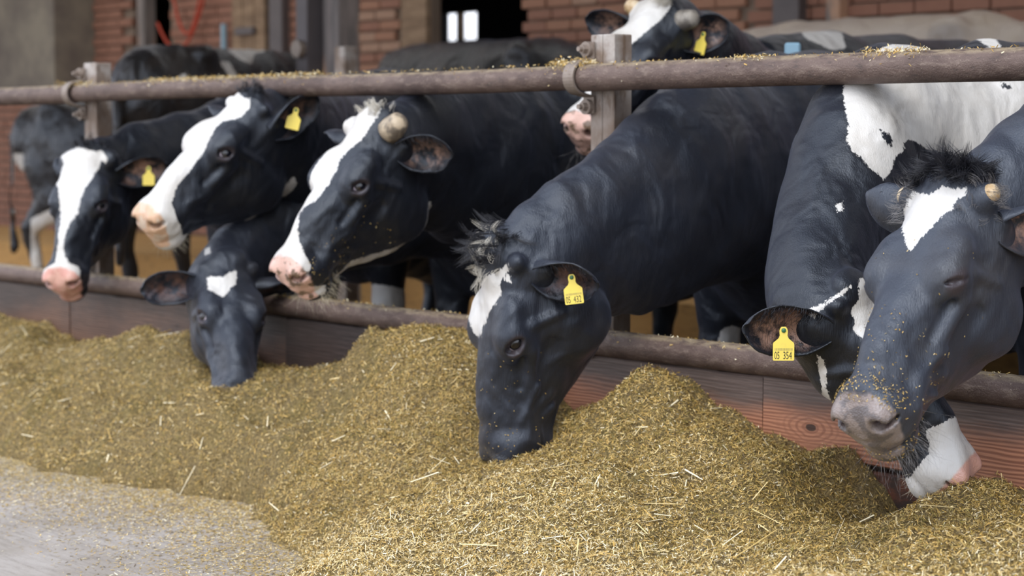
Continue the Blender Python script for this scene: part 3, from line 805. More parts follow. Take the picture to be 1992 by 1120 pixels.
    # feed: base heap and the chopped pieces on it
    t = NT('silage_base'); g = t.geo(); n = t.noise(g, 110, 4, .7); n2 = t.noise(g, 7, 4); n3 = t.noise(g, 300, 2)
    c = t.mix(t.step(n, .35, .65), (.11, .072, .022), (.34, .24, .09)); c = t.mix(t.step(n3, .55, .7, 0, .5), c, (.42, .33, .17)); c = t.mix(t.step(n2, .45, .7, 0, .5), c, (.17, .13, .035))
    t.base(c); t.p(Roughness=.85); t.bump(t.math('ADD', n, n3), .9, .012); MAT['silage'] = t.m
    t = NT('silage_bits'); a = t.attr('tint', 'Color'); t.base(a); t.p(Roughness=.6); t.b.inputs['Subsurface Weight'].default_value = 0
    MAT['bits'] = t.m
build_materials()

# ------------------------------------------------------------------ the setting: alley floor, barn shell, back wall
def slab(name, x0, x1, y0, y1, z0, z1, mat, parent=None, kind='structure', bev=0.0):
    o = MB().box(((x0 + x1) / 2, (y0 + y1) / 2, (z0 + z1) / 2), (x1 - x0, y1 - y0, z1 - z0), bev=bev).build(name, MAT[mat], parent)
    if kind: o['kind'] = kind
    return o
slab('floor', -40, 30, -40, .06, -.30, 0.0, 'concrete')
slab('floor', -40, 30, .06, 12, -.35, -.05, 'barn_floor')
slab('floor', -30, 12, 3.35, 4.99, -.05, .20, 'bedding')
fl = slab('floor', -30, -2.9, 2.0, 3.35, -.05, -.035, 'bedding')
slab('ceiling', -30, 14, .0, 12.2, 3.3, 3.4, 'roof')
WY = 5.0
wall = MB()
def wbox(x0, x1, z0, z1, y0=WY, y1=WY + .08): wall.box(((x0 + x1) / 2, (y0 + y1) / 2, (z0 + z1) / 2), (x1 - x0, y1 - y0, z1 - z0))
wbox(-6.0, 14, 0, 3.3); wbox(-7.05, -6.0, 2.7, 3.3); wbox(-8.9, -7.05, 0, 3.3); wbox(-11.9, -8.9, 0, 1.50); wbox(-11.9, -11.25, 1.5, 3.3, WY + .02); wbox(-10.6, -9.35, 1.5, 3.3); wbox(-9.35, -8.9, 2.15, 3.3)
wallb = wall.build('wall_back', MAT['mortar']); wallb['kind'] = 'structure'
slab('wall_left', -30, -11.92, 4.6, 5.3, -.05, 3.3, 'render')
# dark room behind the openings, with a bare window hole in its far wall
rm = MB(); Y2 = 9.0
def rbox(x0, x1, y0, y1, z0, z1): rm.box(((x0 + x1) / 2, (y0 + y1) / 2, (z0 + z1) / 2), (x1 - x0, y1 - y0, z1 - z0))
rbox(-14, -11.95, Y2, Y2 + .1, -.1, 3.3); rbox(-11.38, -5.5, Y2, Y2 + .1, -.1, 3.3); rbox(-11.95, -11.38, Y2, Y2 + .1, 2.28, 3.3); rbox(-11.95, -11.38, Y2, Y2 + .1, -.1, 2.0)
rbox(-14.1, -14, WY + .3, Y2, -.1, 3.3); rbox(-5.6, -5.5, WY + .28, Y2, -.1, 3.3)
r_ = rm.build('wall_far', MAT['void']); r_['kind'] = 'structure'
slab('trim_1', -11.68, -11.64, Y2 - .02, Y2 + .06, 2.0, 2.28, 'brown_timber')
# bricks: each one its own part of the back wall where it can be told apart, the rest joined
def brick_verts(cx, y, cz, w, h, d, r):
    return MB().box((0, 0, 0), (w, d, h), bev=.004)
bm_ = [brick_verts(0, 0, 0, .232, .064, .05, 0)]
brick_meshes = []
for i in range(3):
    o = bm_[0].build('brick', MAT['brick%d' % i]); brick_meshes.append(o.data); bpy.data.objects.remove(o)
rb = random.Random(5)
def bricks_single(x0, x1, z0, z1):
    z = z0; row = 0
    while z < z1:
        x = x0 + (.062 if row % 2 else .12)
        while x < x1 + .02:
            o = bpy.data.objects.new('brick', brick_meshes[rb.choice([0, 0, 1, 1, 2])]); COL.objects.link(o)
            o.location = (x, WY - .012 + rb.uniform(-.005, .004), z); o.rotation_euler = (0, rb.uniform(-.01, .01), rb.uniform(-.01, .01)); o.parent = wallb
            x += .245
        z += .077; row += 1
bricks_single(-8.35, -7.42, 1.22, 2.42)
bricks_single(-5.98, -4.10, 1.22, 2.36)
def bricks_joined(regs):
    m = MB(); c = 0
    for x0, x1, z0, z1, y in regs:
        z = z0; row = 0
        while z < z1:
            x = x0 + (.062 if row % 2 else .12)
            while x < x1:
                m.box((x, y - .010 + rb.uniform(-.005, .004), z), (.232, .05, .064)); x += .245
            z += .077; row += 1
    o = m.build('brickwork', MAT['brick1'], wallb); o['kind'] = 'stuff'; return o
bricks_joined([(-11.9, -11.3, .25, 3.1, WY + .02), (-10.5, -9.4, 1.2, 3.1, WY), (-11.9, -7.1, .25, 1.2, WY), (-8.8, -8.38, 1.2, 3.1, WY), (-8.38, -7.40, 2.46, 3.1, WY), (-5.98, 6.5, .25, 1.18, WY), (-5.98, -4.05, 2.40, 3.1, WY), (-3.95, 6.5, 1.2, 3.1, WY), (-16.5, -11.95, .22, 1.45, 4.6)])
# timber frame pieces in the back wall
def beam(name, x0, x1, z0, z1, y, mat='brown_timber', d=.12):
    o = MB().box(((x0 + x1) / 2, y, (z0 + z1) / 2), (x1 - x0, d, z1 - z0), bev=.008).build(name, MAT[mat]); o['kind'] = 'structure'; return o
beam('trim_2', -11.6, -8.6, 2.30, 2.42, WY - .06)
beam('trim_3', -10.98, -10.86, 1.2, 2.30, WY - .05, 'timber')
beam('trim_4', -8.96, -8.78, 1.2, 3.3, WY - .05, 'dark_steel')
beam('trim_5', -7.36, -7.06, 0, 2.75, WY - .02, d=.05)
beam('trim_6', -6.62, -6.50, 0, 1.0, WY + .1)
beam('trim_7', -3.75, -3.55, 0, 3.3, WY - .05, 'dark_steel')
beam('trim_8', -3.35, -3.25, 0, 3.3, WY - .05, 'timber')
# small wooden hatch with grey hinge strap beside the column
ht = empty('wall_hatch', (-9.5, WY - .05, 1.6)); tag(ht, 'small boarded hatch with a grey strap, beside the dark steel column', 'hatch')
for i in range(3):
    MB().box((-9.45 + .16 * i, WY - .06, 1.95), (.15, .05, .5), bev=.006).build('board', MAT['brown_timber'], ht)
MB().box((-9.62, WY - .10, 1.80), (.05, .03, .26), bev=.004).build('strap', MAT['blue'], ht)
MB().box((-9.30, WY - .10, 1.86), (.26, .05, .06), bev=.004).build('latch', MAT['dark_steel'], ht)
# red rope hanging in loops
def rope(pts):
    o = MB().tube(pts, .012, 8).build('rope', MAT['rope'], None, smooth=True); return o
def arc(p0, p1, sag, n=14):
    return [(p0[0] + (p1[0] - p0[0]) * i / n, WY - .12, p0[1] + (p1[1] - p0[1]) * i / n - sag * (1 - (2 * i / n - 1) ** 2)) for i in range(n + 1)]
tag(rope(arc((-10.45, 2.5), (-9.85, 2.48), .62)), 'red rope hanging in a long narrow loop on the back wall', 'rope', None)
tag(rope(arc((-10.62, 1.98), (-9.75, 2.42), .42)), 'red rope sagging in a wide loop above the spotted backs', 'rope', None)
# roof column: steel channel bolted to a timber
colm = empty('roof_column', (-5.05, 2.75, -.05)); tag(colm, 'roof column of dark steel channel bolted to a weathered timber', 'column')
MB().box((-4.99, 2.73, 1.6), (.15, .15, 3.4), bev=.008).build('timber', MAT['timber'], colm)
m = MB(); m.box((-5.08, 2.62, 1.6), (.012, .12, 3.4)); m.box((-5.13, 2.565, 1.6), (.10, .012, 3.4)); m.box((-5.13, 2.675, 1.6), (.10, .012, 3.4)); m.build('steel_channel', MAT['dark_steel'], colm)
MB().tube([(-5.13, 2.56, 1.52), (-5.13, 2.52, 1.52)], .05, 10).build('bolt', MAT['bolt'], colm)
MB().tube([(-5.13, 2.56, 1.30), (-5.13, 2.52, 1.30)], .03, 6).build('bolt', MAT['bolt'], colm)
# inner divider post seen over the upper rail
ip = MB().box((-3.80, 1.90, .71), (.08, .08, 1.52), bev=.006).build('divider_post', MAT['post']); tag(ip, 'short grey divider post standing behind the upper rail', 'post')

# ------------------------------------------------------------------ feed barrier
PX0, PX1 = -2.88, 0.0
bar = empty('feed_barrier', (0, 0, 0))
tag(bar, 'rusty pipe feed barrier with two rails, posts and a plank curb', 'barrier')
def pipe(name, pts, r, label=None):
    o = MB().tube(pts, r, 28).build(name, MAT['pipe'], bar, smooth=True, angle=50)
    if label: o['label'] = label
    return o
def wavy(x0, x1, z, amp, y=0.0, n=14):
    return [(x0 + (x1 - x0) * i / n, y, z + amp * sin(2.2 * (x0 + (x1 - x0) * i / n))) for i in range(n + 1)]
pipe('upper_rail', wavy(-.055, 3.2, 1.2065, .002), .0375)
pipe('upper_rail', wavy(-2.93, -.085, 1.209, .004, .006), .0345)
pipe('upper_rail', wavy(-6.2, -2.96, 1.207, .003), .0365)
pipe('lower_rail', wavy(-6.2, 3.2, .482, .002), .037)
def post(x, top=1.325):
    w = .035
    m = MB()      # H profile: two flanges and a web
    yc = .040 + w
    m.box((x - .024, yc, top / 2 - .025), (.046, .070, top + .05), bev=.003)
    m.box((x + .024, yc + .0, top / 2 - .025), (.046, .070, top + .05), bev=.003)
    m.build('post', MAT['post'], bar)
def clamp(x, z):
    """flat strap bent round the rail, bolted to the post above and below"""
    prof = []; R0 = .0415
    prof += [(.036, z + .098), (.036, z + .050)]
    for i in range(15):
        a = radians(78 - i * 156 / 14); prof.append((-cos(a) * R0, z + sin(a) * R0))
    prof += [(.036, z - .050), (.036, z - .098)]
    th = .006; wd = .042; m = MB(); P = []
    n = len(prof); pr = [Vector((0, y, zz)) for y, zz in prof]; nr = []
    for i in range(n):
        d = (pr[min(i + 1, n - 1)] - pr[max(i - 1, 0)]).normalized(); nr.append(Vector((0, d.z, -d.y)) )
    V = []
    for sx in (-1, 1):
        for i in range(n): V.append(pr[i] + Vector((x + sx * wd / 2, 0, 0))); V.append(pr[i] + nr[i] * th + Vector((x + sx * wd / 2, 0, 0)))
    F = []; k = 2 * n
    for i in range(n - 1):
        a, b, c, d = 2 * i, 2 * i + 1, 2 * i + 3, 2 * i + 2
        F += [(a, b, c, d), (k + a, k + d, k + c, k + b), (a, d, k + d, k + a), (b, k + b, k + c, c)]
    F += [(0, k, k + 1, 1), (k - 2, k - 1, 2 * k - 1, 2 * k - 2)]
    cl = m.add(V, F).build('clamp', MAT['bolt'], bar)
    for zz in (z + .078, z - .080):
        b = MB().tube([(x, .034, zz), (x, .018, zz)], .021, 18)
        b.tube([(x, .020, zz), (x, .004, zz)], .0125, 6).tube([(x, .010, zz), (x, -.008, zz)], .007, 10)
        b.build('bolt', MAT['bolt'], cl, smooth=True, angle=30)
for px in (PX1 - .03, PX0 - .03, 2.85): post(px)
for px in (PX1 - .075, PX0 - .075): clamp(px, 1.2075)
for px in (PX1 - .03, PX0 - .03, 2.85): clamp(px, .482)
# curb planks (their faces slightly uneven), a dark lower course and a rusty sheet
def plank(x0, x1, z0, z1, y, mat, rz=0.0, label=None, th=.05):
    import bmesh
    L = x1 - x0; H = z1 - z0; nx = 24
    V = []; F = []
    r = random.Random(int(x0 * 100) + int(z0 * 1000)); wob = [r.uniform(-.0025, .0025) for _ in range(nx + 1)]
    for i in range(nx + 1):
        x = -L / 2 + L * i / nx
        for (yy, zz) in ((-th / 2, -H / 2 + .004), (-th / 2 - .0, H / 2 - .006), (-th / 2 + .006, H / 2), (th / 2, H / 2), (th / 2, -H / 2), (-th / 2 + .004, -H / 2)):
            V.append((x, yy + wob[i] * .5, zz + (wob[i] if zz > 0 else wob[(i * 7) % nx] )))
    for i in range(nx):
        for k in range(6): F.append((i * 6 + k, i * 6 + (k + 1) % 6, (i + 1) * 6 + (k + 1) % 6, (i + 1) * 6 + k))
    F += [tuple(range(6)), tuple(nx * 6 + k for k in range(6))]
    m = MB(); m.add(V, F); o = m.build('curb_plank', MAT[mat])
    o.location = ((x0 + x1) / 2, y, (z0 + z1) / 2); o.rotation_euler = (0, rz, 0)
    attach(o, bar)
    if label: o['label'] = label
    return o
plank(.62, 3.2, .262, .447, .012, 'plank_reddish', .003, 'plank with bare reddish grain')
plank(-.56, .615, .258, .447, .015, 'plank_reddish', .000, 'plank with bare reddish grain')
plank(-1.50, -.565, .25, .442, .010, 'plank_dark', .0)
plank(-3.0, -1.505, .25, .445, .014, 'plank_worn', .0)
plank(-6.2, -3.005, .25, .445, .010, 'plank_worn', .0)
plank(-.56, 1.30, .02, .252, .022, 'rust_sheet', .0, 'rust coloured lower board')
plank(1.305, 3.2, .02, .252, .030, 'plank_dark', .0)
plank(-6.2, -.565, .02, .244, .022, 'plank_dark', .0)

# ------------------------------------------------------------------ the animals
POSE = {
'A': dict(M=[[0.41, 0.8125, 0.4144], [-0.5402, 0.5824, -0.6074], [-0.7349, 0.0251, 0.6777]], t=[-2.7683, -0.0156, 0.9032], s=1.0),
'B': dict(M=[[-0.0337, 0.9841, 0.1743], [-0.822, 0.0719, -0.5649], [-0.5685, -0.1623, 0.8065]], t=[-1.5685, -0.0756, 1.0843], s=1.0),
'D': dict(M=[[-0.0268, 0.9949, 0.0977], [-0.7095, 0.0499, -0.7029], [-0.7042, -0.0881, 0.7045]], t=[-0.8409, -0.0952, 1.0188], s=1.0),
'C': dict(M=[[0.6828, 0.3754, 0.6268], [-0.317, 0.9252, -0.2087], [-0.6582, -0.0562, 0.7507]], t=[-1.5614, -0.2155, 0.5640], s=0.955),
'E': dict(M=[[-0.088, 0.9535, -0.2882], [-0.1579, -0.299, -0.9411], [-0.9835, -0.0373, 0.1768]], t=[0.1402, -0.3804, 0.7234], s=1.0),
'G': dict(M=[[0.0793, 0.9968, 0.0077], [-0.7365, 0.0638, -0.6734], [-0.6718, 0.0478, 0.7392]], t=[1.4989, -0.3953, 0.8694], s=1.0),
'F': dict(M=[[0.5764, -0.2406, 0.781], [0.3444, 0.9382, 0.0348], [-0.7411, 0.2489, 0.6236]], t=[1.104, -0.3281, 0.6581], s=0.885),
'H': dict(M=[[0.0448, 0.9531, 0.2992], [-0.8126, 0.209, -0.544], [-0.5811, -0.2188, 0.7839]], t=[-0.598, 0.850, 1.370], s=0.96),
}
DN = -pi / 2      # facing the feed alley
# coat markings: outlines on the skin, in head coordinates (H) or barn coordinates (W)
PATCH = {
'A': [('H','w',(0.588,0.444,0.675),[(0.091,-0.037,0.201),(0.074,-0.023,0.207),(0.064,-0.010,0.207),(0.046,0.017,0.206),(0.047,0.032,0.195),(0.044,0.074,0.170),(0.034,0.094,0.165),(0.046,0.115,0.141),(0.064,0.109,0.129),(0.062,0.093,0.142),(0.084,0.085,0.127),(0.130,0.056,0.107),(0.164,0.033,0.092),(0.204,0.019,0.066),(0.238,0.011,0.042),(0.267,-0.011,0.032),(0.299,-0.027,0.014),(0.338,-0.037,-0.014),(0.368,-0.033,-0.043),(0.382,-0.020,-0.063),(0.382,0.011,-0.084),(0.426,0.015,-0.124),(0.460,-0.008,-0.139),(0.472,-0.049,-0.123),(0.474,-0.105,-0.087),(0.437,-0.112,-0.050),(0.396,-0.066,-0.045),(0.357,-0.057,-0.017),(0.306,-0.050,0.023),(0.268,-0.044,0.052),(0.233,-0.046,0.084),(0.186,-0.051,0.128),(0.161,-0.059,0.155),(0.132,-0.038,0.167),(0.108,-0.032,0.183)],0.28)],
'B': [('H','w',(0.397,0.799,0.452),[(0.071,0.006,0.167),(0.047,0.012,0.178),(0.026,0.026,0.171),(0.028,0.044,0.139),(0.014,0.058,0.126),(0.030,0.062,0.103),(0.064,0.054,0.089),(0.089,0.040,0.090),(0.120,0.020,0.100),(0.148,0.011,0.091),(0.185,0.005,0.068),(0.225,0.000,0.042),(0.265,-0.009,0.023),(0.318,-0.024,0.003),(0.351,-0.031,-0.013),(0.389,-0.031,-0.047),(0.401,-0.017,-0.082),(0.411,-0.002,-0.118),(0.435,0.007,-0.155),(0.497,-0.039,-0.128),(0.509,-0.091,-0.047),(0.480,-0.099,-0.007),(0.372,-0.074,0.044),(0.259,-0.045,0.092),(0.232,-0.043,0.112),(0.203,-0.043,0.137),(0.134,-0.019,0.155),(0.090,0.001,0.159)],0.24),
 ('H','w',(0.358,0.799,0.484),[(0.545,-0.010,-0.074),(0.434,0.066,-0.118),(0.461,0.077,-0.156),(0.503,0.062,-0.162),(0.563,0.009,-0.118)],0.13),
 ('W','w',(0.798,-0.598,0.082),[(-2.229,0.723,0.433),(-2.179,0.795,0.470),(-2.135,0.854,0.473),(-2.090,0.911,0.459),(-2.029,0.992,0.458),(-2.022,0.991,0.379),(-2.129,0.849,0.380),(-2.227,0.721,0.401)],0.13),
 ('H','w',(0,1,0),[(.075,0,-.215),(.04,0,-.20),(.03,0,-.22),(.0,0,-.20),(-.01,0,-.24),(.03,0,-.28),(.08,0,-.28)],.3,-.3),
 ('H','w',(0,1,0),[(.21,0,-.235),(.17,0,-.245),(.15,0,-.30),(.22,0,-.28)],.3,-.3)],
'D': [('H','w',(0.369,0.783,0.501),[(0.106,-0.014,0.228),(0.081,-0.014,0.246),(0.050,0.006,0.239),(0.012,0.030,0.229),(-0.024,0.053,0.220),(-0.044,0.070,0.207),(-0.028,0.083,0.175),(-0.014,0.091,0.152),(0.001,0.089,0.145),(0.041,0.077,0.134),(0.087,0.065,0.119),(0.128,0.046,0.118),(0.163,0.034,0.112),(0.196,0.029,0.095),(0.241,0.018,0.078),(0.292,0.001,0.067),(0.329,-0.019,0.071),(0.356,-0.024,0.060),(0.389,-0.022,0.032),(0.412,-0.016,0.007),(0.427,-0.001,-0.028),(0.439,0.010,-0.054),(0.464,0.008,-0.070),(0.502,0.004,-0.092),(0.524,-0.012,-0.083),(0.555,-0.056,-0.037),(0.517,-0.072,0.016),(0.473,-0.062,0.033),(0.419,-0.051,0.055),(0.369,-0.043,0.081),(0.307,-0.031,0.107),(0.283,-0.019,0.105),(0.251,-0.028,0.143),(0.223,-0.035,0.174),(0.198,-0.034,0.192),(0.147,-0.022,0.211)],0.21),
 ('H','w',(0.321,0.782,0.534),[(0.571,-0.014,-0.023),(0.517,0.041,-0.072),(0.470,0.077,-0.096),(0.492,0.080,-0.114),(0.546,0.042,-0.091),(0.587,-0.006,-0.045)],0.16),
 ('H','b',(0,0,1),[(.10,-.16,0),(.27,-.16,0),(.27,-.082,0),(.22,-.076,0),(.15,-.076,0),(.10,-.088,0)],9,-9),
 ('H','w',(0,1,0),[(.41,0,-.143),(.33,0,-.150),(.27,0,-.190),(.20,0,-.236),(.15,0,-.250),(.10,0,-.245),(.06,0,-.205),(.02,0,-.215),(.02,0,-.24),(.07,0,-.262),(.12,0,-.31),(.2,0,-.30),(.3,0,-.22),(.42,0,-.17)],.3,-.3)],
'C': [('H','w',(0.695,-0.180,0.696),[(0.068,-0.080,0.093),(0.067,-0.065,0.097),(0.071,-0.028,0.103),(0.063,0.000,0.118),(0.060,0.019,0.126),(0.093,0.018,0.093),(0.104,-0.003,0.076),(0.123,-0.026,0.052),(0.108,-0.045,0.061),(0.097,-0.075,0.065)],0.17),
 ('W','w',(0.848,-0.526,0.059),[(-1.594,-0.269,0.678),(-1.585,-0.253,0.684),(-1.582,-0.252,0.664),(-1.592,-0.269,0.656)],0.17),
 ('W','w',(0.855,-0.514,0.069),[(-1.638,-0.371,0.633),(-1.626,-0.351,0.639),(-1.619,-0.343,0.616),(-1.605,-0.320,0.612),(-1.610,-0.333,0.586),(-1.633,-0.371,0.578)],0.13)],
'E': [('H','w',(-0.046,0.918,0.394),[(0.056,-0.007,0.172),(0.061,0.001,0.153),(0.079,0.005,0.146),(0.056,0.006,0.141),(0.069,0.015,0.123),(0.048,0.018,0.113),(0.033,0.026,0.092),(0.009,0.032,0.075),(0.024,0.036,0.068),(0.046,0.032,0.080),(0.067,0.032,0.082),(0.082,0.035,0.076),(0.112,0.033,0.086),(0.143,0.029,0.099),(0.169,0.029,0.101),(0.210,0.028,0.107),(0.187,0.020,0.125),(0.143,0.008,0.146),(0.116,0.000,0.162),(0.092,-0.009,0.181)],0.21),
 ('H','w',(-0.037,0.914,0.404),[(0.031,0.074,0.093),(0.033,0.079,0.083),(0.053,0.082,0.078),(0.049,0.077,0.088)],0.12),
 ('W','w',(0.677,-0.729,0.102),[(-0.205,0.693,0.413),(-0.202,0.701,0.449),(-0.181,0.724,0.470),(-0.151,0.750,0.458),(-0.129,0.765,0.414)],0.13)],
'F': [('W','w',(0.604,-0.797,-0.009),[(0.811,0.054,1.164),(0.819,0.060,1.110),(0.827,0.067,1.080),(0.824,0.064,1.045),(0.834,0.072,1.015),(0.855,0.089,1.000),(0.863,0.095,0.980),(0.883,0.110,0.965),(0.891,0.116,0.947),(0.906,0.128,0.971),(0.914,0.133,1.005),(0.926,0.142,1.010),(0.929,0.144,1.040),(0.944,0.155,1.040),(0.967,0.173,1.020),(0.994,0.194,1.008),(1.018,0.212,1.001),(1.060,0.244,0.990),(1.087,0.264,0.981),(1.105,0.278,1.016),(1.150,0.311,1.050),(1.251,0.387,1.090),(1.342,0.455,1.247),(1.248,0.382,1.332),(1.147,0.306,1.315),(1.088,0.262,1.316),(1.012,0.204,1.311),(0.906,0.124,1.276),(0.858,0.088,1.246),(0.819,0.059,1.215)],1.14),
 ('W','b',(0.592,-0.805,-0.044),[(0.783,0.484,1.299),(0.807,0.501,1.307),(0.838,0.524,1.301),(0.858,0.540,1.288),(0.881,0.558,1.264),(0.808,0.505,1.262),(0.796,0.495,1.281)],0.15),
 ('W','b',(0.564,-0.825,-0.046),[(0.872,0.576,1.302),(0.932,0.616,1.329),(1.045,0.693,1.327),(1.044,0.697,1.263),(0.890,0.591,1.265)],0.41),
 ('W','b',(0.622,-0.783,0.002),[(0.977,-0.017,1.069),(0.988,-0.008,1.060),(0.997,-0.000,1.050),(1.001,0.003,1.021),(0.994,-0.003,1.024),(0.984,-0.011,1.045)],0.13),
 ('W','b',(0.576,-0.817,-0.023),[(0.938,0.500,1.183),(0.965,0.519,1.183),(0.966,0.521,1.162),(0.952,0.511,1.168)],0.13),
 ('W','w',(0.639,-0.768,0.037),[(1.023,-0.224,0.894),(1.035,-0.214,0.901),(1.037,-0.214,0.880),(1.027,-0.222,0.875)],0.14),
 ('W','w',(0.642,-0.762,0.084),[(1.111,-0.447,0.670),(1.131,-0.429,0.678),(1.153,-0.409,0.692),(1.173,-0.390,0.712),(1.194,-0.371,0.731),(1.193,-0.373,0.721),(1.174,-0.390,0.703),(1.150,-0.413,0.681),(1.136,-0.428,0.657)],0.14),
 ('H','w',(0.030,-0.855,0.517),[(-0.019,-0.026,0.139),(-0.006,-0.017,0.153),(0.018,-0.015,0.156),(0.050,-0.010,0.162),(0.079,-0.022,0.141),(0.089,-0.048,0.097),(0.109,-0.064,0.069),(0.088,-0.071,0.058),(0.065,-0.071,0.060),(0.049,-0.062,0.075),(0.027,-0.061,0.079),(0.017,-0.041,0.112),(0.004,-0.034,0.124)],0.32),
 ('H','w',(-0.051,-0.845,0.533),[(0.383,0.023,0.100),(0.387,0.006,0.074),(0.366,-0.038,0.002),(0.398,-0.047,-0.009),(0.413,-0.055,-0.020),(0.419,-0.072,-0.046),(0.427,-0.097,-0.085),(0.418,-0.106,-0.101),(0.474,-0.132,-0.136),(0.625,-0.040,0.023),(0.540,0.012,0.098),(0.424,0.036,0.126)],0.18),
 ('H','w',(-0.013,-0.831,0.556),[(0.054,-0.069,-0.069),(0.122,-0.096,-0.107),(0.183,-0.114,-0.133),(0.245,-0.121,-0.142),(0.325,-0.124,-0.144),(0.383,-0.116,-0.132),(0.447,-0.109,-0.119),(0.423,-0.099,-0.105),(0.382,-0.101,-0.110),(0.327,-0.106,-0.118),(0.306,-0.103,-0.114),(0.267,-0.109,-0.123),(0.232,-0.108,-0.124),(0.185,-0.103,-0.117),(0.133,-0.090,-0.098),(0.076,-0.066,-0.064)],0.18)],
'G': [('H','w',(0.608,0.554,0.569),[(0.059,-0.021,0.154),(0.057,-0.008,0.144),(0.053,0.005,0.136),(0.030,0.027,0.138),(0.024,0.050,0.123),(0.014,0.070,0.114),(0.025,0.067,0.106),(0.041,0.051,0.104),(0.057,0.043,0.095),(0.078,0.023,0.091),(0.096,0.008,0.086),(0.125,-0.014,0.076),(0.142,-0.024,0.068),(0.139,-0.034,0.081),(0.126,-0.038,0.100),(0.110,-0.041,0.119),(0.101,-0.041,0.129),(0.076,-0.031,0.146)],0.27)],
'H': [('H','w',(0.616,0.553,0.561),[(0.081,-0.023,0.252),(0.008,0.082,0.227),(0.049,0.094,0.171),(0.078,0.084,0.148),(0.115,0.061,0.131),(0.167,0.029,0.106),(0.221,-0.005,0.080),(0.293,-0.030,0.025),(0.368,-0.054,-0.034),(0.411,-0.073,-0.061),(0.427,-0.071,-0.081),(0.481,-0.116,-0.096),(0.453,-0.135,-0.047),(0.340,-0.098,0.041),(0.233,-0.060,0.121),(0.163,-0.026,0.164)],0.37),
 ('W','w',(0.646,-0.762,-0.047),[(-0.795,1.732,1.425),(-0.731,1.786,1.430),(-0.678,1.831,1.421),(-0.668,1.843,1.358),(-0.707,1.811,1.351),(-0.740,1.782,1.374),(-0.773,1.752,1.392)],0.17)],
'K': [('W','w',(0.837,-0.546,-0.042),[(-5.448,2.258,1.551),(-5.410,2.315,1.572),(-5.348,2.410,1.578),(-5.278,2.518,1.568),(-5.280,2.518,1.525),(-5.359,2.399,1.496),(-5.369,2.388,1.438),(-5.407,2.328,1.467),(-5.436,2.280,1.509)],0.26),
 ('W','w',(0.843,-0.537,-0.031),[(-5.262,2.103,1.449),(-5.233,2.150,1.443),(-5.199,2.209,1.332),(-5.229,2.163,1.332),(-5.242,2.139,1.388)],0.19),
 ('W','w',(0.856,-0.516,-0.027),[(-5.135,1.840,1.384),(-5.148,1.822,1.311),(-5.190,1.753,1.311),(-5.168,1.787,1.352)],0.18)],
'J': [('W','w',(0.888,-0.457,0.053),[(-8.221,2.470,0.480),(-8.139,2.639,0.565),(-8.123,2.622,0.148),(-8.208,2.456,0.151)],0.25),
 ('W','w',(0.895,-0.446,0.026),[(-8.659,2.565,0.909),(-8.628,2.627,0.909),(-8.622,2.615,0.481),(-8.653,2.553,0.482)],0.43)],
}

CW = {}
CW['A'] = cow('black cow with a white blaze and pink nose, leftmost head over the rail', POSE['A'], (-3.05, .95, DN + .30, 1.0), coat='coat', fine=.009,
    patches=PATCH.get('A', []), tags=[('L', dict(text=None, scale=.85, at=(14, 8), out=.035))], ears={'L': dict(dw=(.95, .15, -.3), ow=(0, -.4, .9)), 'R': dict(dw=(-.2, .3, -.9), ow=(-.5, -.5, .3), L=.14)}, horns={'L': dict(L=.02, r=.02, mat='horn_pale')}, seed=1)
CW['B'] = cow('black cow with long white blaze and orange nose, second head from the left', POSE['B'], (-2.32, .9, DN + .35, 1.0), body_scale=.92, coat='coat_orange', fine=.008,
    patches=PATCH.get('B', []), tags=[('L', dict(text=None, scale=.85, at=(13, 8), out=.035, down=(-.25, -1, 0)))], ears={'L': dict(dw=(.75, .55, -.3), ow=(.3, -.5, .8))}, jd=1.10, neck=[((-1.73, .25, .99), .12, .23)], seed=2)
CW['D'] = cow('black cow with broad white blaze, pale horn stub and pink spotted nose', POSE['D'], (-1.08, .90, DN + .22, 1.0), body_scale=.94, coat='coat_spotted', fine=.0065,
    patches=PATCH.get('D', []), wy=1.06, jd=1.13, neck=[((-.94, .26, .97), .13, .26)], horns={'L': dict(L=.055, r=.036, d=(-.35, .75, .45), mat='horn'), 'R': dict(L=.01, r=.02, mat='hair_black')}, ears={'L': dict(dw=(.95, -.1, .3), ow=(-.1, -.35, .9), L=.155)}, seed=3)
CW['C'] = cow('black cow with a small white heart on its forehead eating head down', POSE['C'], (-1.72, 1.05, DN + .30, .97), body_scale=.78, coat='coat_lit_dark', fine=.008,
    neck=[((-1.70, .10, .70), .10, .15)], patches=PATCH.get('C', []), ears={'R': dict(dw=(-.95, -.13, .2), ow=(.1, -.2, .9))}, seed=4)
CW['E'] = cow('black cow with curly white forelock eating head down beside the main post', POSE['E'], (-.08, .82, DN + .10, 1.0), coat='coat_lit_dark', fine=.0055,
    wy=1.18, neck=[((.15, -.04, .80), .125, .23), ((.07, .32, .92), .17, .29)], patches=PATCH.get('E', []), tags=[('L', dict(text=('05', '432'), at=(11, 8), out=.03, scale=.88, down=(.12, -1, 0)))], ears={'L': dict(dw=(.92, -.20, .25), ow=(-.1, -.5, .8), L=.15, W=.055)}, seed=5)
CW['F'] = cow('cow with white shoulder and white muzzle eating behind the rightmost head, tag reads 05 354', POSE['F'], (.80, .70, DN + .18, 1.0), coat='coat', fine=.0055,
    jd=.60, nh=.60, neck=[((.91, -.10, .82), .13, .165), ((.80, .22, 1.0), .17, .27)], patches=PATCH.get('F', []), tags=[('R', dict(text=('05', '354'), at=(11, 8), out=.045, scale=.86))], ears={'R': dict(dw=(-.97, .02, .2), ow=(.05, -.2, .95), L=.20, W=.060)}, seed=6)
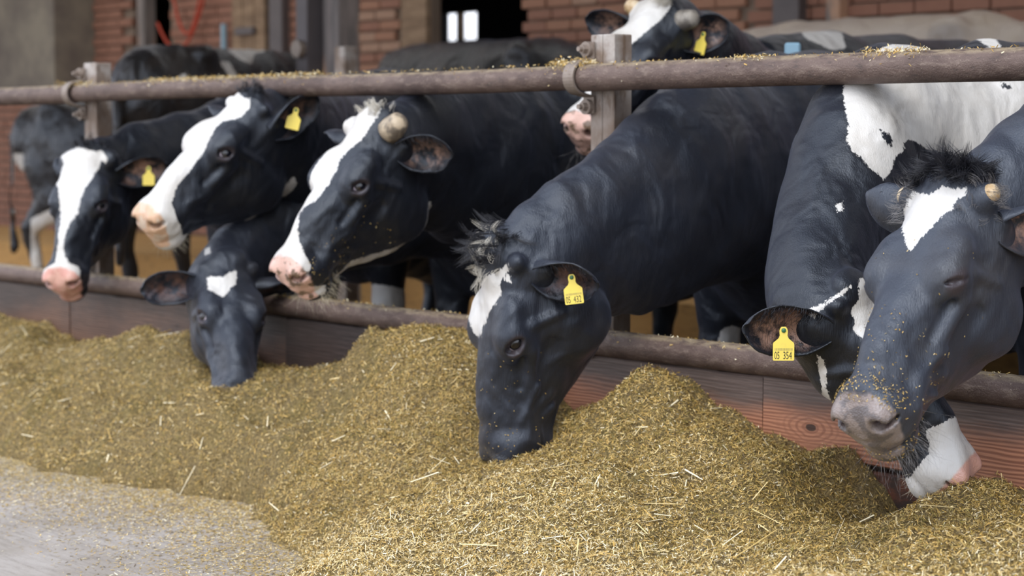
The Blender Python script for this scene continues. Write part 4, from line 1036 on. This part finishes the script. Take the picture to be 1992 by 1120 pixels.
CW['G'] = cow('large black cow with white forehead triangle, two horn stubs and grey nose, rightmost head', POSE['G'], (1.66, .80, DN - .02, 1.03), coat='coat_lit_grey', fine=.0045,
    neck=[((1.56, .05, .98), .13, .22)], patches=PATCH.get('G', []), lid=.42, wy=.96, horns={'L': dict(L=.03, r=.020, mat='horn_pale'), 'R': dict(L=.03, r=.020, mat='horn_pale')}, ears={'R': dict(dw=(-.75, .50, -.4), ow=(.2, .3, -.9), L=.13, W=.045), 'L': dict(dw=(.9, 0, -.2), ow=(0, -.4, .9))}, seed=7)
CW['H'] = cow('black cow holding its white blazed head high behind the main post', POSE['H'], (-.85, 1.75, DN + .05, 1.09), coat='coat_spotted', fine=.008,
    patches=PATCH.get('H', []), tags=[('L', dict(text=None, scale=.85, out=.03, down=(-.35, -1, 0), n=(-.75, .1, .65)))], horns={'L': dict(L=.06, r=.034, mat='horn_grey'), 'R': dict(L=.05, r=.028, mat='horn_pale')}, ears={'L': dict(dw=(.7, .3, .2), ow=(-.2, -.2, .95), L=.15), 'R': dict(dw=(-.9, .2, -.3), ow=(.3, -.5, .8))}, seed=8)

def pose_from(x, y, z, f, u, s=1.0):
    f = np.array(f, float); f /= np.linalg.norm(f); u = np.array(u, float); u -= f * (u @ f); u /= np.linalg.norm(u)
    return dict(M=np.stack([f, np.cross(u, f), u], 1), t=[x, y, z], s=s)
CW['J'] = cow('black cow standing tail on at the far left, pale legs and white tail tip', pose_from(-6.25, 3.75, .95, (.7, .1, -.7), (.7, .2, .7)), (-7.04, 3.30, math.atan2(.40, .90), 1.0), coat='coat_brown', fine=.02, coarse=.035,
    patches=PATCH.get('J', []), seed=9)
CW['K'] = cow('black and white cow whose patched back shows left of the roof column', pose_from(-5.9, 4.15, 1.0, (-.3, .6, -.7), (-.3, .6, .7)), (-5.95, 3.10, math.atan2(.91, -.40), 1.13), coat='coat_brown', fine=.02, coarse=.03, zoff=.09,
    patches=PATCH.get('K', []), seed=10)
CW['L'] = cow('dark brown cow standing in front of the doorway in the back wall', pose_from(-6.95, 4.2, 1.15, (-.8, .0, -.6), (-.6, 0, .8)), (-6.25, 4.22, pi, 1.06), coat='coat_brown', fine=.02, coarse=.035,
    patches=[], zoff=.25, seed=12)
CW['N'] = cow('pale cream cow standing on the raised bedding at the back right', pose_from(-3.9, 4.1, 1.15, (-.8, 0, -.6), (-.6, 0, .8)), (-3.05, 4.12, pi, 1.05), coat='coat_pale', fine=.02, coarse=.035,
    patches=[('W', 'w', (0, -1, 0), [(-9, -9, -9), (9, -9, -9), (9, -9, 9), (-9, -9, 9)], 99, -9)], zoff=.26, seed=13)

# ------------------------------------------------------------------ feed on the alley floor
def vnoise(x, y, scale, seed):
    r = np.random.default_rng(seed); T = r.random((256, 256))
    u = x * scale; v = y * scale; i = np.floor(u).astype(int); j = np.floor(v).astype(int); a = u - i; b = v - j
    a = a * a * (3 - 2 * a); b = b * b * (3 - 2 * b); g = lambda p, q: T[p % 256, q % 256]
    return (g(i, j) * (1 - a) + g(i + 1, j) * a) * (1 - b) + (g(i, j + 1) * (1 - a) + g(i + 1, j + 1) * a) * b - .5
CX_ = [-6.5, -4.2, -3.33, -2.94, -2.42, -2.13, -1.82, -1.56, -1.18, -.84, -.76, -.60, -.40, -.10, .09, .19, .38, .48, .74, .90, .97, 1.12, 1.27, 1.37, 1.49, 2.2, 3.3]
CZ_ = [.20, .30, .32, .26, .28, .35, .37, .27, .30, .36, .45, .49, .49, .30, .25, .33, .42, .37, .30, .30, .22, .10, .24, .28, .25, .30, .25]
MX_ = [-6.5, -3.3, -2.4, -1.6, -1.0, -.5, 0, .3, .7, 1.1, 1.6, 2.2, 3.3]
MZ_ = [.18, .21, .19, .165, .17, .24, .20, .26, .27, .205, .265, .31, .25]
EX_ = [-6.5, -3.3, -1.97, -1.55, -1.16, -.71, -.36, .00, .13, .5, 1.0, 2.0, 3.3]
EY_ = [-1.1, -.93, -.86, -.80, -.75, -.72, -.76, -.92, -1.05, -1.55, -2.0, -2.4, -2.5]
def feed_z(x, y, rough=True):
    wob = vnoise(x, y, 2.3, 1) * .16 + vnoise(x, y, 9, 6) * .10 + vnoise(x, y, 26, 7) * .05
    hc = np.interp(x, CX_, CZ_); hm = np.interp(x, MX_, MZ_); ye = np.interp(x, EX_, EY_) + wob
    yc = -.20; ym = -.50
    t1 = np.clip((y - ym) / (yc - ym), 0, 1); t1 = t1 * t1 * (3 - 2 * t1)
    t2 = np.clip((y - ye) / np.minimum(ym - ye, -.0) * -1 * -1, 0, 1) if False else np.clip((y - ye) / (ym - ye), 0, 1)
    z = np.where(y > ym, hm + (hc - hm) * t1, hm * (1 - (1 - t2) ** 1.35) + (t2 <= 0) * -.03)
    # a little behind the crest it falls to the curb
    z = np.where(y > yc, hc - (y - yc) ** 2 * .7, z)
    z = z + .085 * np.exp(-(((x + 1.20) / .20) ** 2 + ((y + .50) / .15) ** 2))
    k = np.clip((y - ye) / .15, 0, 1)
    if rough:
        z = z + k * (vnoise(x, y, 5, 2) * .060 + vnoise(x, y, 11, 3) * .040 + vnoise(x, y, 27, 4) * .020 + vnoise(x, y, 70, 5) * .010)
    return z
xs = np.arange(-6.4, 3.2, .0125); ys = np.arange(-2.62, .012, .0125)
X, Y = np.meshgrid(xs, ys, indexing='ij'); Zf = feed_z(X, Y)
Zf += RNG.normal(size=Zf.shape) * .0016 * (Zf > 0)
nx, ny = X.shape; ii = np.arange(nx * ny).reshape(nx, ny)
Fq = np.stack([ii[:-1, :-1], ii[1:, :-1], ii[1:, 1:], ii[:-1, 1:]], -1).reshape(-1, 4)
keep = Zf.ravel()[Fq].max(1) > .0005
Vf = np.stack([X, Y, np.maximum(Zf, -.02)], -1).reshape(-1, 3)
used = np.unique(Fq[keep]); rem = -np.ones(len(Vf), int); rem[used] = np.arange(len(used))
feed = mesh_np('feed_heap', Vf[used], rem[Fq[keep]], MAT['silage'], None)
tag(feed, 'long heap of chopped brown green silage on the alley floor', 'feed', kind='stuff')
TINTS = np.array([(.33, .215, .050), (.52, .36, .115), (.72, .56, .27), (.88, .78, .54), (.09, .058, .018), (.26, .20, .045), (.60, .38, .10)])
def flakes(name, n, xr, yr, lens, wid, probs, pile=True, parent=None, fl_=.5, dens=None, lift=.004, kind='stuff'):
    x = RNG.uniform(*xr, n); y = RNG.uniform(*yr, n)
    z = feed_z(x, y)
    if pile: m = z > .004
    else: m = z <= .004; z = np.zeros(n)
    if dens is not None: m &= RNG.random(n) < dens(x, y)
    x, y, z = x[m], y[m], z[m]; n = len(x)
    h = .01
    if pile:
        gx = (feed_z(x + h, y) - feed_z(x - h, y)) / (2 * h); gy = (feed_z(x, y + h) - feed_z(x, y - h)) / (2 * h)
    else: gx = gy = np.zeros(n)
    N = np.stack([-gx, -gy, np.ones(n)], 1); N /= np.linalg.norm(N, axis=1, keepdims=True)
    N += RNG.normal(size=(n, 3)) * fl_; N /= np.linalg.norm(N, axis=1, keepdims=True)
    d = RNG.normal(size=(n, 3)); d -= N * (d * N).sum(1, keepdims=True); d /= np.linalg.norm(d, axis=1, keepdims=True); b = np.cross(N, d)
    L = RNG.uniform(*lens, n) * (1 + (RNG.random(n) < .08) * 1.0); Wd = RNG.uniform(*wid, n)
    c = np.stack([x, y, z + np.abs(RNG.normal(size=n)) * lift + L * .15 * fl_], 1)
    bend = RNG.normal(size=n) * .15
    P = []
    for sx, sy in ((-1, -1), (1, -1), (1, 1), (-1, 1)):
        P.append(c + d * (sx * L / 2)[:, None] + b * (sy * Wd / 2)[:, None] * (1 if sx < 0 else .7) + N * (bend * L * (.5 if sx > 0 else -.1))[:, None])
    V = np.stack(P, 1).reshape(-1, 3); Fc = np.arange(4 * n).reshape(n, 4)
    pr = probs(x, y); r = RNG.random(n)[:, None]; k = (r > np.cumsum(pr, 1)).sum(1).clip(0, len(TINTS) - 1)
    col = TINTS[k] * RNG.uniform(.75, 1.2, (n, 1)); col = np.repeat(np.concatenate([col, np.ones((n, 1))], 1), 4, axis=0)
    o = mesh_np(name, V, Fc, MAT['bits'], parent, smooth=False, attrs={'tint': ('FLOAT_COLOR', col)})
    if kind: o['kind'] = kind
    return o
def pr_feed(x, y):
    dry = np.clip((-y - .62) / .6 + np.clip((x - .1) * .5, -1, .4) + vnoise(x, y, 3, 9) * .9, 0, 1)[:, None]
    wet = np.array([.28, .25, .08, .02, .15, .12, .10]); dr = np.array([.10, .23, .34, .16, .03, .03, .11])
    return wet * (1 - dry) + dr * dry
flakes('chopped_pieces', 300000, (-3.5, 2.3), (-1.9, -.01), (.003, .011), (.0010, .0030), pr_feed, parent=feed)
flakes('chopped_pieces', 300000, (-.6, 2.2), (-1.7, -.1), (.003, .013), (.0007, .0021), pr_feed, parent=feed)
flakes('straw_pieces', 560, (-3.4, 2.2), (-1.8, -.05), (.022, .055), (.0022, .0040), lambda x, y: np.tile([0, .05, .25, .62, 0, 0, .08], (len(x), 1)), parent=feed, fl_=.25, lift=.010)
flakes('straw_pieces', 150, (-.4, 2.2), (-1.6, -.25), (.04, .10), (.0020, .0034), lambda x, y: np.tile([0, .1, .40, .42, 0, 0, .08], (len(x), 1)), parent=feed, fl_=.25, lift=.012)
def near(x, y):
    ye = np.interp(x, EX_, EY_); return np.clip(1 - (ye - y) / .8, .06, 1) ** 2.2
litter = flakes('feed_litter', 240000, (-2.6, .9), (-2.0, -.5), (.004, .013), (.0014, .0036), lambda x, y: np.tile([.20, .30, .22, .10, .06, .04, .08], (len(x), 1)), pile=False, fl_=.10, dens=near, lift=.001)
tag(litter, 'loose chopped crumbs scattered over the grey concrete floor', 'feed litter', kind='stuff')

# ------------------------------------------------------------------ hair, whiskers and crumbs on the animals
def on_head(I, lo, hi, n, nsign=None):
    hx = I['hx']; m = np.all((hx > lo) & (hx < hi), axis=1)
    if nsign is not None: m &= ((I['N'] @ I['M']) @ np.array(nsign)) > 0
    idx = np.where(m)[0]; k = I['rng'].choice(idx, n); return I['V'][k] + I['rng'].normal(size=(n, 3)) * .0015, I['N'][k]
def fuzz(I, name, lo, hi, n, length, mat, lean=(0, 0, 0), rad=.0006, curl=.6, droop=(0, 0, -.3), jitter=.35, nsign=None, seg=5, lw=1.0):
    P, N = on_head(I, lo, hi, n, nsign); d = N * lw + (I['M'] @ np.array(lean, float))
    d /= np.linalg.norm(d, axis=1, keepdims=True)
    return hair(name, P, d, length, rad, MAT[mat], I['root'], seg=seg, curl=curl, droop=droop, jitter=jitter, rng=I['rng'], kind='stuff')
def clumped(I, name, lo, hi, n_cl, per, length, mat, lean, rad=.0006, curl=1.2, droop=(0, 0, -.4), spread=.006, seg=7, lw=.8, nsign=None):
    """locks of hair: the strands of one lock share direction and curl"""
    rng = I['rng']; P, N = on_head(I, lo, hi, n_cl, nsign); d = N * lw + (I['M'] @ np.array(lean, float)) + rng.normal(size=P.shape) * .25
    V = []; Fq = []; base = 0; segn = seg
    for c in range(n_cl):
        cv = rng.normal(size=3) * curl + np.array(droop); L = length * rng.uniform(.6, 1.3); sp = rng.normal(size=(per, 3)) * spread
        p = P[c] + sp; dd = np.repeat(d[c][None], per, 0) + rng.normal(size=(per, 3)) * .10; dd /= np.linalg.norm(dd, axis=1, keepdims=True)
        Ls = L * rng.uniform(.8, 1.15, per); W_ = np.zeros((per, segn + 1, 3, 3))
        for k in range(segn + 1):
            a = np.cross(dd, [.3, .5, .8]); a /= np.linalg.norm(a, axis=1, keepdims=True); b = np.cross(dd, a); r = rad * (1 - k / segn * .85)
            for q in range(3):
                t = 2 * pi * q / 3; W_[:, k, q] = p + (a * cos(t) + b * sin(t)) * r
            p = p + dd * (Ls / segn)[:, None]; ctr = p.mean(0); p = p + (ctr - p) * .10; dd = dd + cv / segn; dd /= np.linalg.norm(dd, axis=1, keepdims=True)
        V.append(W_.reshape(-1, 3))
        for m in range(per):
            o_ = base + m * (segn + 1) * 3
            for k in range(segn):
                for q in range(3): Fq.append((o_ + k * 3 + q, o_ + k * 3 + (q + 1) % 3, o_ + k * 3 + 3 + (q + 1) % 3, o_ + k * 3 + 3 + q))
        base += per * (segn + 1) * 3
    o = mesh_np(name, np.concatenate(V), np.array(Fq), MAT[mat], I['root']); o['kind'] = 'stuff'; return o
# shaggy black poll of the rightmost cow
clumped(CW['G'], 'forelock', (-.10, -.075, .03), (-.01, .075, .2), 120, 16, .058, 'hair_black', (.65, 0, .15), rad=.0007, curl=.8, droop=(0, 0, -.5))
clumped(CW['G'], 'poll_tuft', (-.09, -.07, .06), (-.01, .07, .2), 26, 12, .05, 'hair_black', (-.2, 0, 1.0), rad=.0006, curl=1.4, droop=(0, 0, .3))
for y in (1, -1):
    clumped(CW['G'], 'horn_fringe', (-.03, .055 * y if y > 0 else -.12, .04), (.05, .12 if y > 0 else -.055, .13), 26, 9, .030, 'hair_grey', (.0, .5 * y, .2), rad=.0005, curl=1.0)
# curly forelock of the cow by the post
clumped(CW['E'], 'forelock', (-.06, -.075, .06), (.06, .05, .2), 34, 12, .040, 'hair_white', (.8, 0, .3), rad=.0007, curl=2.2, droop=(0, 0, -.2))
clumped(CW['E'], 'poll_tuft', (-.09, -.06, .03), (.01, .06, .2), 55, 14, .065, 'hair_black', (.55, -.1, .6), rad=.0007, curl=2.0, droop=(0, 0, .1))
clumped(CW['D'], 'forelock', (-.06, -.05, .08), (.0, .05, .2), 26, 10, .028, 'hair_white', (-.3, .3, .7), rad=.0008, curl=1.2, droop=(0, 0, .2))
clumped(CW['B'], 'poll_tuft', (-.06, -.05, .08), (.0, .05, .2), 20, 10, .035, 'hair_black', (.1, .1, .9), rad=.0009, curl=1.2)
clumped(CW['A'], 'poll_tuft', (-.06, -.06, .08), (.0, .06, .2), 26, 9, .035, 'hair_black', (.3, .1, .7), rad=.001, curl=1.2)
clumped(CW['H'], 'forelock', (-.06, -.05, .08), (.02, .05, .2), 22, 10, .05, 'hair_white', (.3, .0, .8), rad=.001, curl=1.4)
# whiskers
fuzz(CW['D'], 'whiskers', (.40, -.07, -.18), (.52, .07, -.11), 150, .055, 'hair_fair', (.3, 0, -.6), rad=.0005, curl=.3)
fuzz(CW['G'], 'whiskers', (.40, -.07, -.18), (.52, .075, -.105), 170, .060, 'hair_grey', (.3, 0, -.6), rad=.00045, curl=.3)
fuzz(CW['B'], 'whiskers', (.42, -.07, -.18), (.52, .07, -.12), 60, .03, 'hair_fair', (.3, 0, -.6), rad=.0006, curl=.3)
fuzz(CW['H'], 'whiskers', (.40, -.07, -.18), (.52, .07, -.12), 90, .07, 'hair_grey', (.2, 0, -.6), rad=.0008, curl=.4)
fuzz(CW['F'], 'whiskers', (.42, -.08, -.18), (.53, .08, -.09), 120, .018, 'hair_fair', (.3, 0, -.3), rad=.0004, curl=.3)
# hair in and around the ears of the nearer cows
def ear_hair(key, side, n, length, mat, mat2=None):
    I = CW[key]; A, sd, oo, dd, rim, base = I['ear'][side]; rng = I['rng']
    nu, nv, _ = A.shape; i = rng.integers(2, nu - 4, n); edge = rng.random(n) < .55
    j = np.where(edge, np.where(rng.random(n) < .5, rng.integers(0, 3, n), nv - 1 - rng.integers(0, 3, n)), rng.integers(3, nv - 3, n))
    P = A[i, j] + rng.normal(size=(n, 3)) * .003; sg = np.sign(nv // 2 - j)[:, None]
    d = sd[None] * sg * .9 + oo[None] * .8 + dd[None] * .7
    hair('ear_hair', P, d / np.linalg.norm(d, axis=1, keepdims=True), length, .0005, MAT[mat], I['root'], seg=4, curl=.5, droop=dd * .5, jitter=.25, rng=rng, kind='stuff')
ear_hair('F', 'R', 380, .030, 'hair_black'); ear_hair('E', 'L', 350, .025, 'hair_black'); ear_hair('D', 'L', 350, .028, 'hair_black'); ear_hair('C', 'R', 200, .024, 'hair_black'); ear_hair('G', 'R', 400, .028, 'hair_black')
# crumbs of feed stuck to muzzles and faces
def crumbs(key, specs):
    I = CW[key]; rng = I['rng']; PP = []; NN = []
    for lo, hi, n in specs:
        P, N = on_head(I, lo, hi, n); PP.append(P); NN.append(N)
    P = np.concatenate(PP); N = np.concatenate(NN); n = len(P)
    d = rng.normal(size=(n, 3)); d -= N * (d * N).sum(1, keepdims=True); d /= np.linalg.norm(d, axis=1, keepdims=True); b = np.cross(N, d)
    L = rng.uniform(.0015, .005, n)[:, None]; w = rng.uniform(.0008, .0018, n)[:, None]; c = P + N * .0022
    V = np.stack([c - d * L / 2 - b * w / 2, c + d * L / 2 - b * w / 2, c + d * L / 2 + b * w / 2 + N * .001, c - d * L / 2 + b * w / 2 + N * .001], 1).reshape(-1, 3)
    col = TINTS[rng.choice([0, 0, 1, 1, 2, 6], n)] * rng.uniform(.7, 1.0, (n, 1)); col = np.repeat(np.concatenate([col, np.ones((n, 1))], 1), 4, axis=0)
    o = mesh_np('feed_crumbs', V, np.arange(4 * n).reshape(n, 4), MAT['bits'], I['root'], smooth=False, attrs={'tint': ('FLOAT_COLOR', col)}); o['kind'] = 'stuff'
crumbs('G', [((.44, -.08, -.02), (.50, .08, .08), 330), ((.30, -.08, -.12), (.50, .1, .08), 220), ((.1, -.12, -.1), (.4, .12, .1), 60), ((.45, -.08, -.13), (.54, .08, -.09), 160)])
crumbs('E', [((.40, -.08, -.02), (.52, .08, .08), 120), ((.2, -.08, -.12), (.5, .1, .08), 90)])
crumbs('D', [((.36, .02, -.14), (.48, .1, .0), 80), ((.2, .02, -.2), (.4, .12, .0), 50)])
# crumbs caught on top of the rails
def rail_crumbs(spots):
    V = []; col = []; r = np.random.default_rng(4)
    for x0, x1, z, n, sp in spots:
        x = r.uniform(x0, x1, n); a = r.normal(size=n) * .5; R0 = .0385 + np.abs(r.normal(size=n)) * sp
        P = np.stack([x, np.sin(a) * R0, z + np.cos(a) * R0], 1); d = r.normal(size=(n, 3)); d /= np.linalg.norm(d, axis=1, keepdims=True)
        b = np.cross(d, r.normal(size=(n, 3))); b /= np.linalg.norm(b, axis=1, keepdims=True); L = r.uniform(.003, .011, n)[:, None]; w = r.uniform(.001, .0028, n)[:, None]
        V.append(np.stack([P - d * L / 2 - b * w / 2, P + d * L / 2 - b * w / 2, P + d * L / 2 + b * w / 2, P - d * L / 2 + b * w / 2], 1).reshape(-1, 3))
        c = TINTS[r.choice([0, 1, 2, 3, 6], n)]; col.append(np.repeat(np.concatenate([c, np.ones((n, 1))], 1), 4, axis=0))
    V = np.concatenate(V); o = mesh_np('feed_crumbs', V, np.arange(len(V)).reshape(-1, 4), MAT['bits'], bar, smooth=False, attrs={'tint': ('FLOAT_COLOR', np.concatenate(col))}); o['kind'] = 'stuff'
rail_crumbs([(-.18, -.02, 1.2075, 700, .008), (-2.4, -1.3, 1.209, 1200, .004), (-3.1, -2.8, 1.207, 200, .006), (.50, .62, 1.2065, 160, .004), (.92, 1.10, 1.2065, 350, .006), (-2.8, 3, 1.208, 900, .001), (-3, 3, .482, 900, .001)])

nt = MB().box((-.20, 1.02, 1.315), (.05, .03, .045), rot=Matrix.Rotation(.7, 3, 'Z'), bev=.006).build('neck_transponder', MAT['blue'], CW['H']['root'])
nt['label'] = 'pale blue plastic box on the neck'
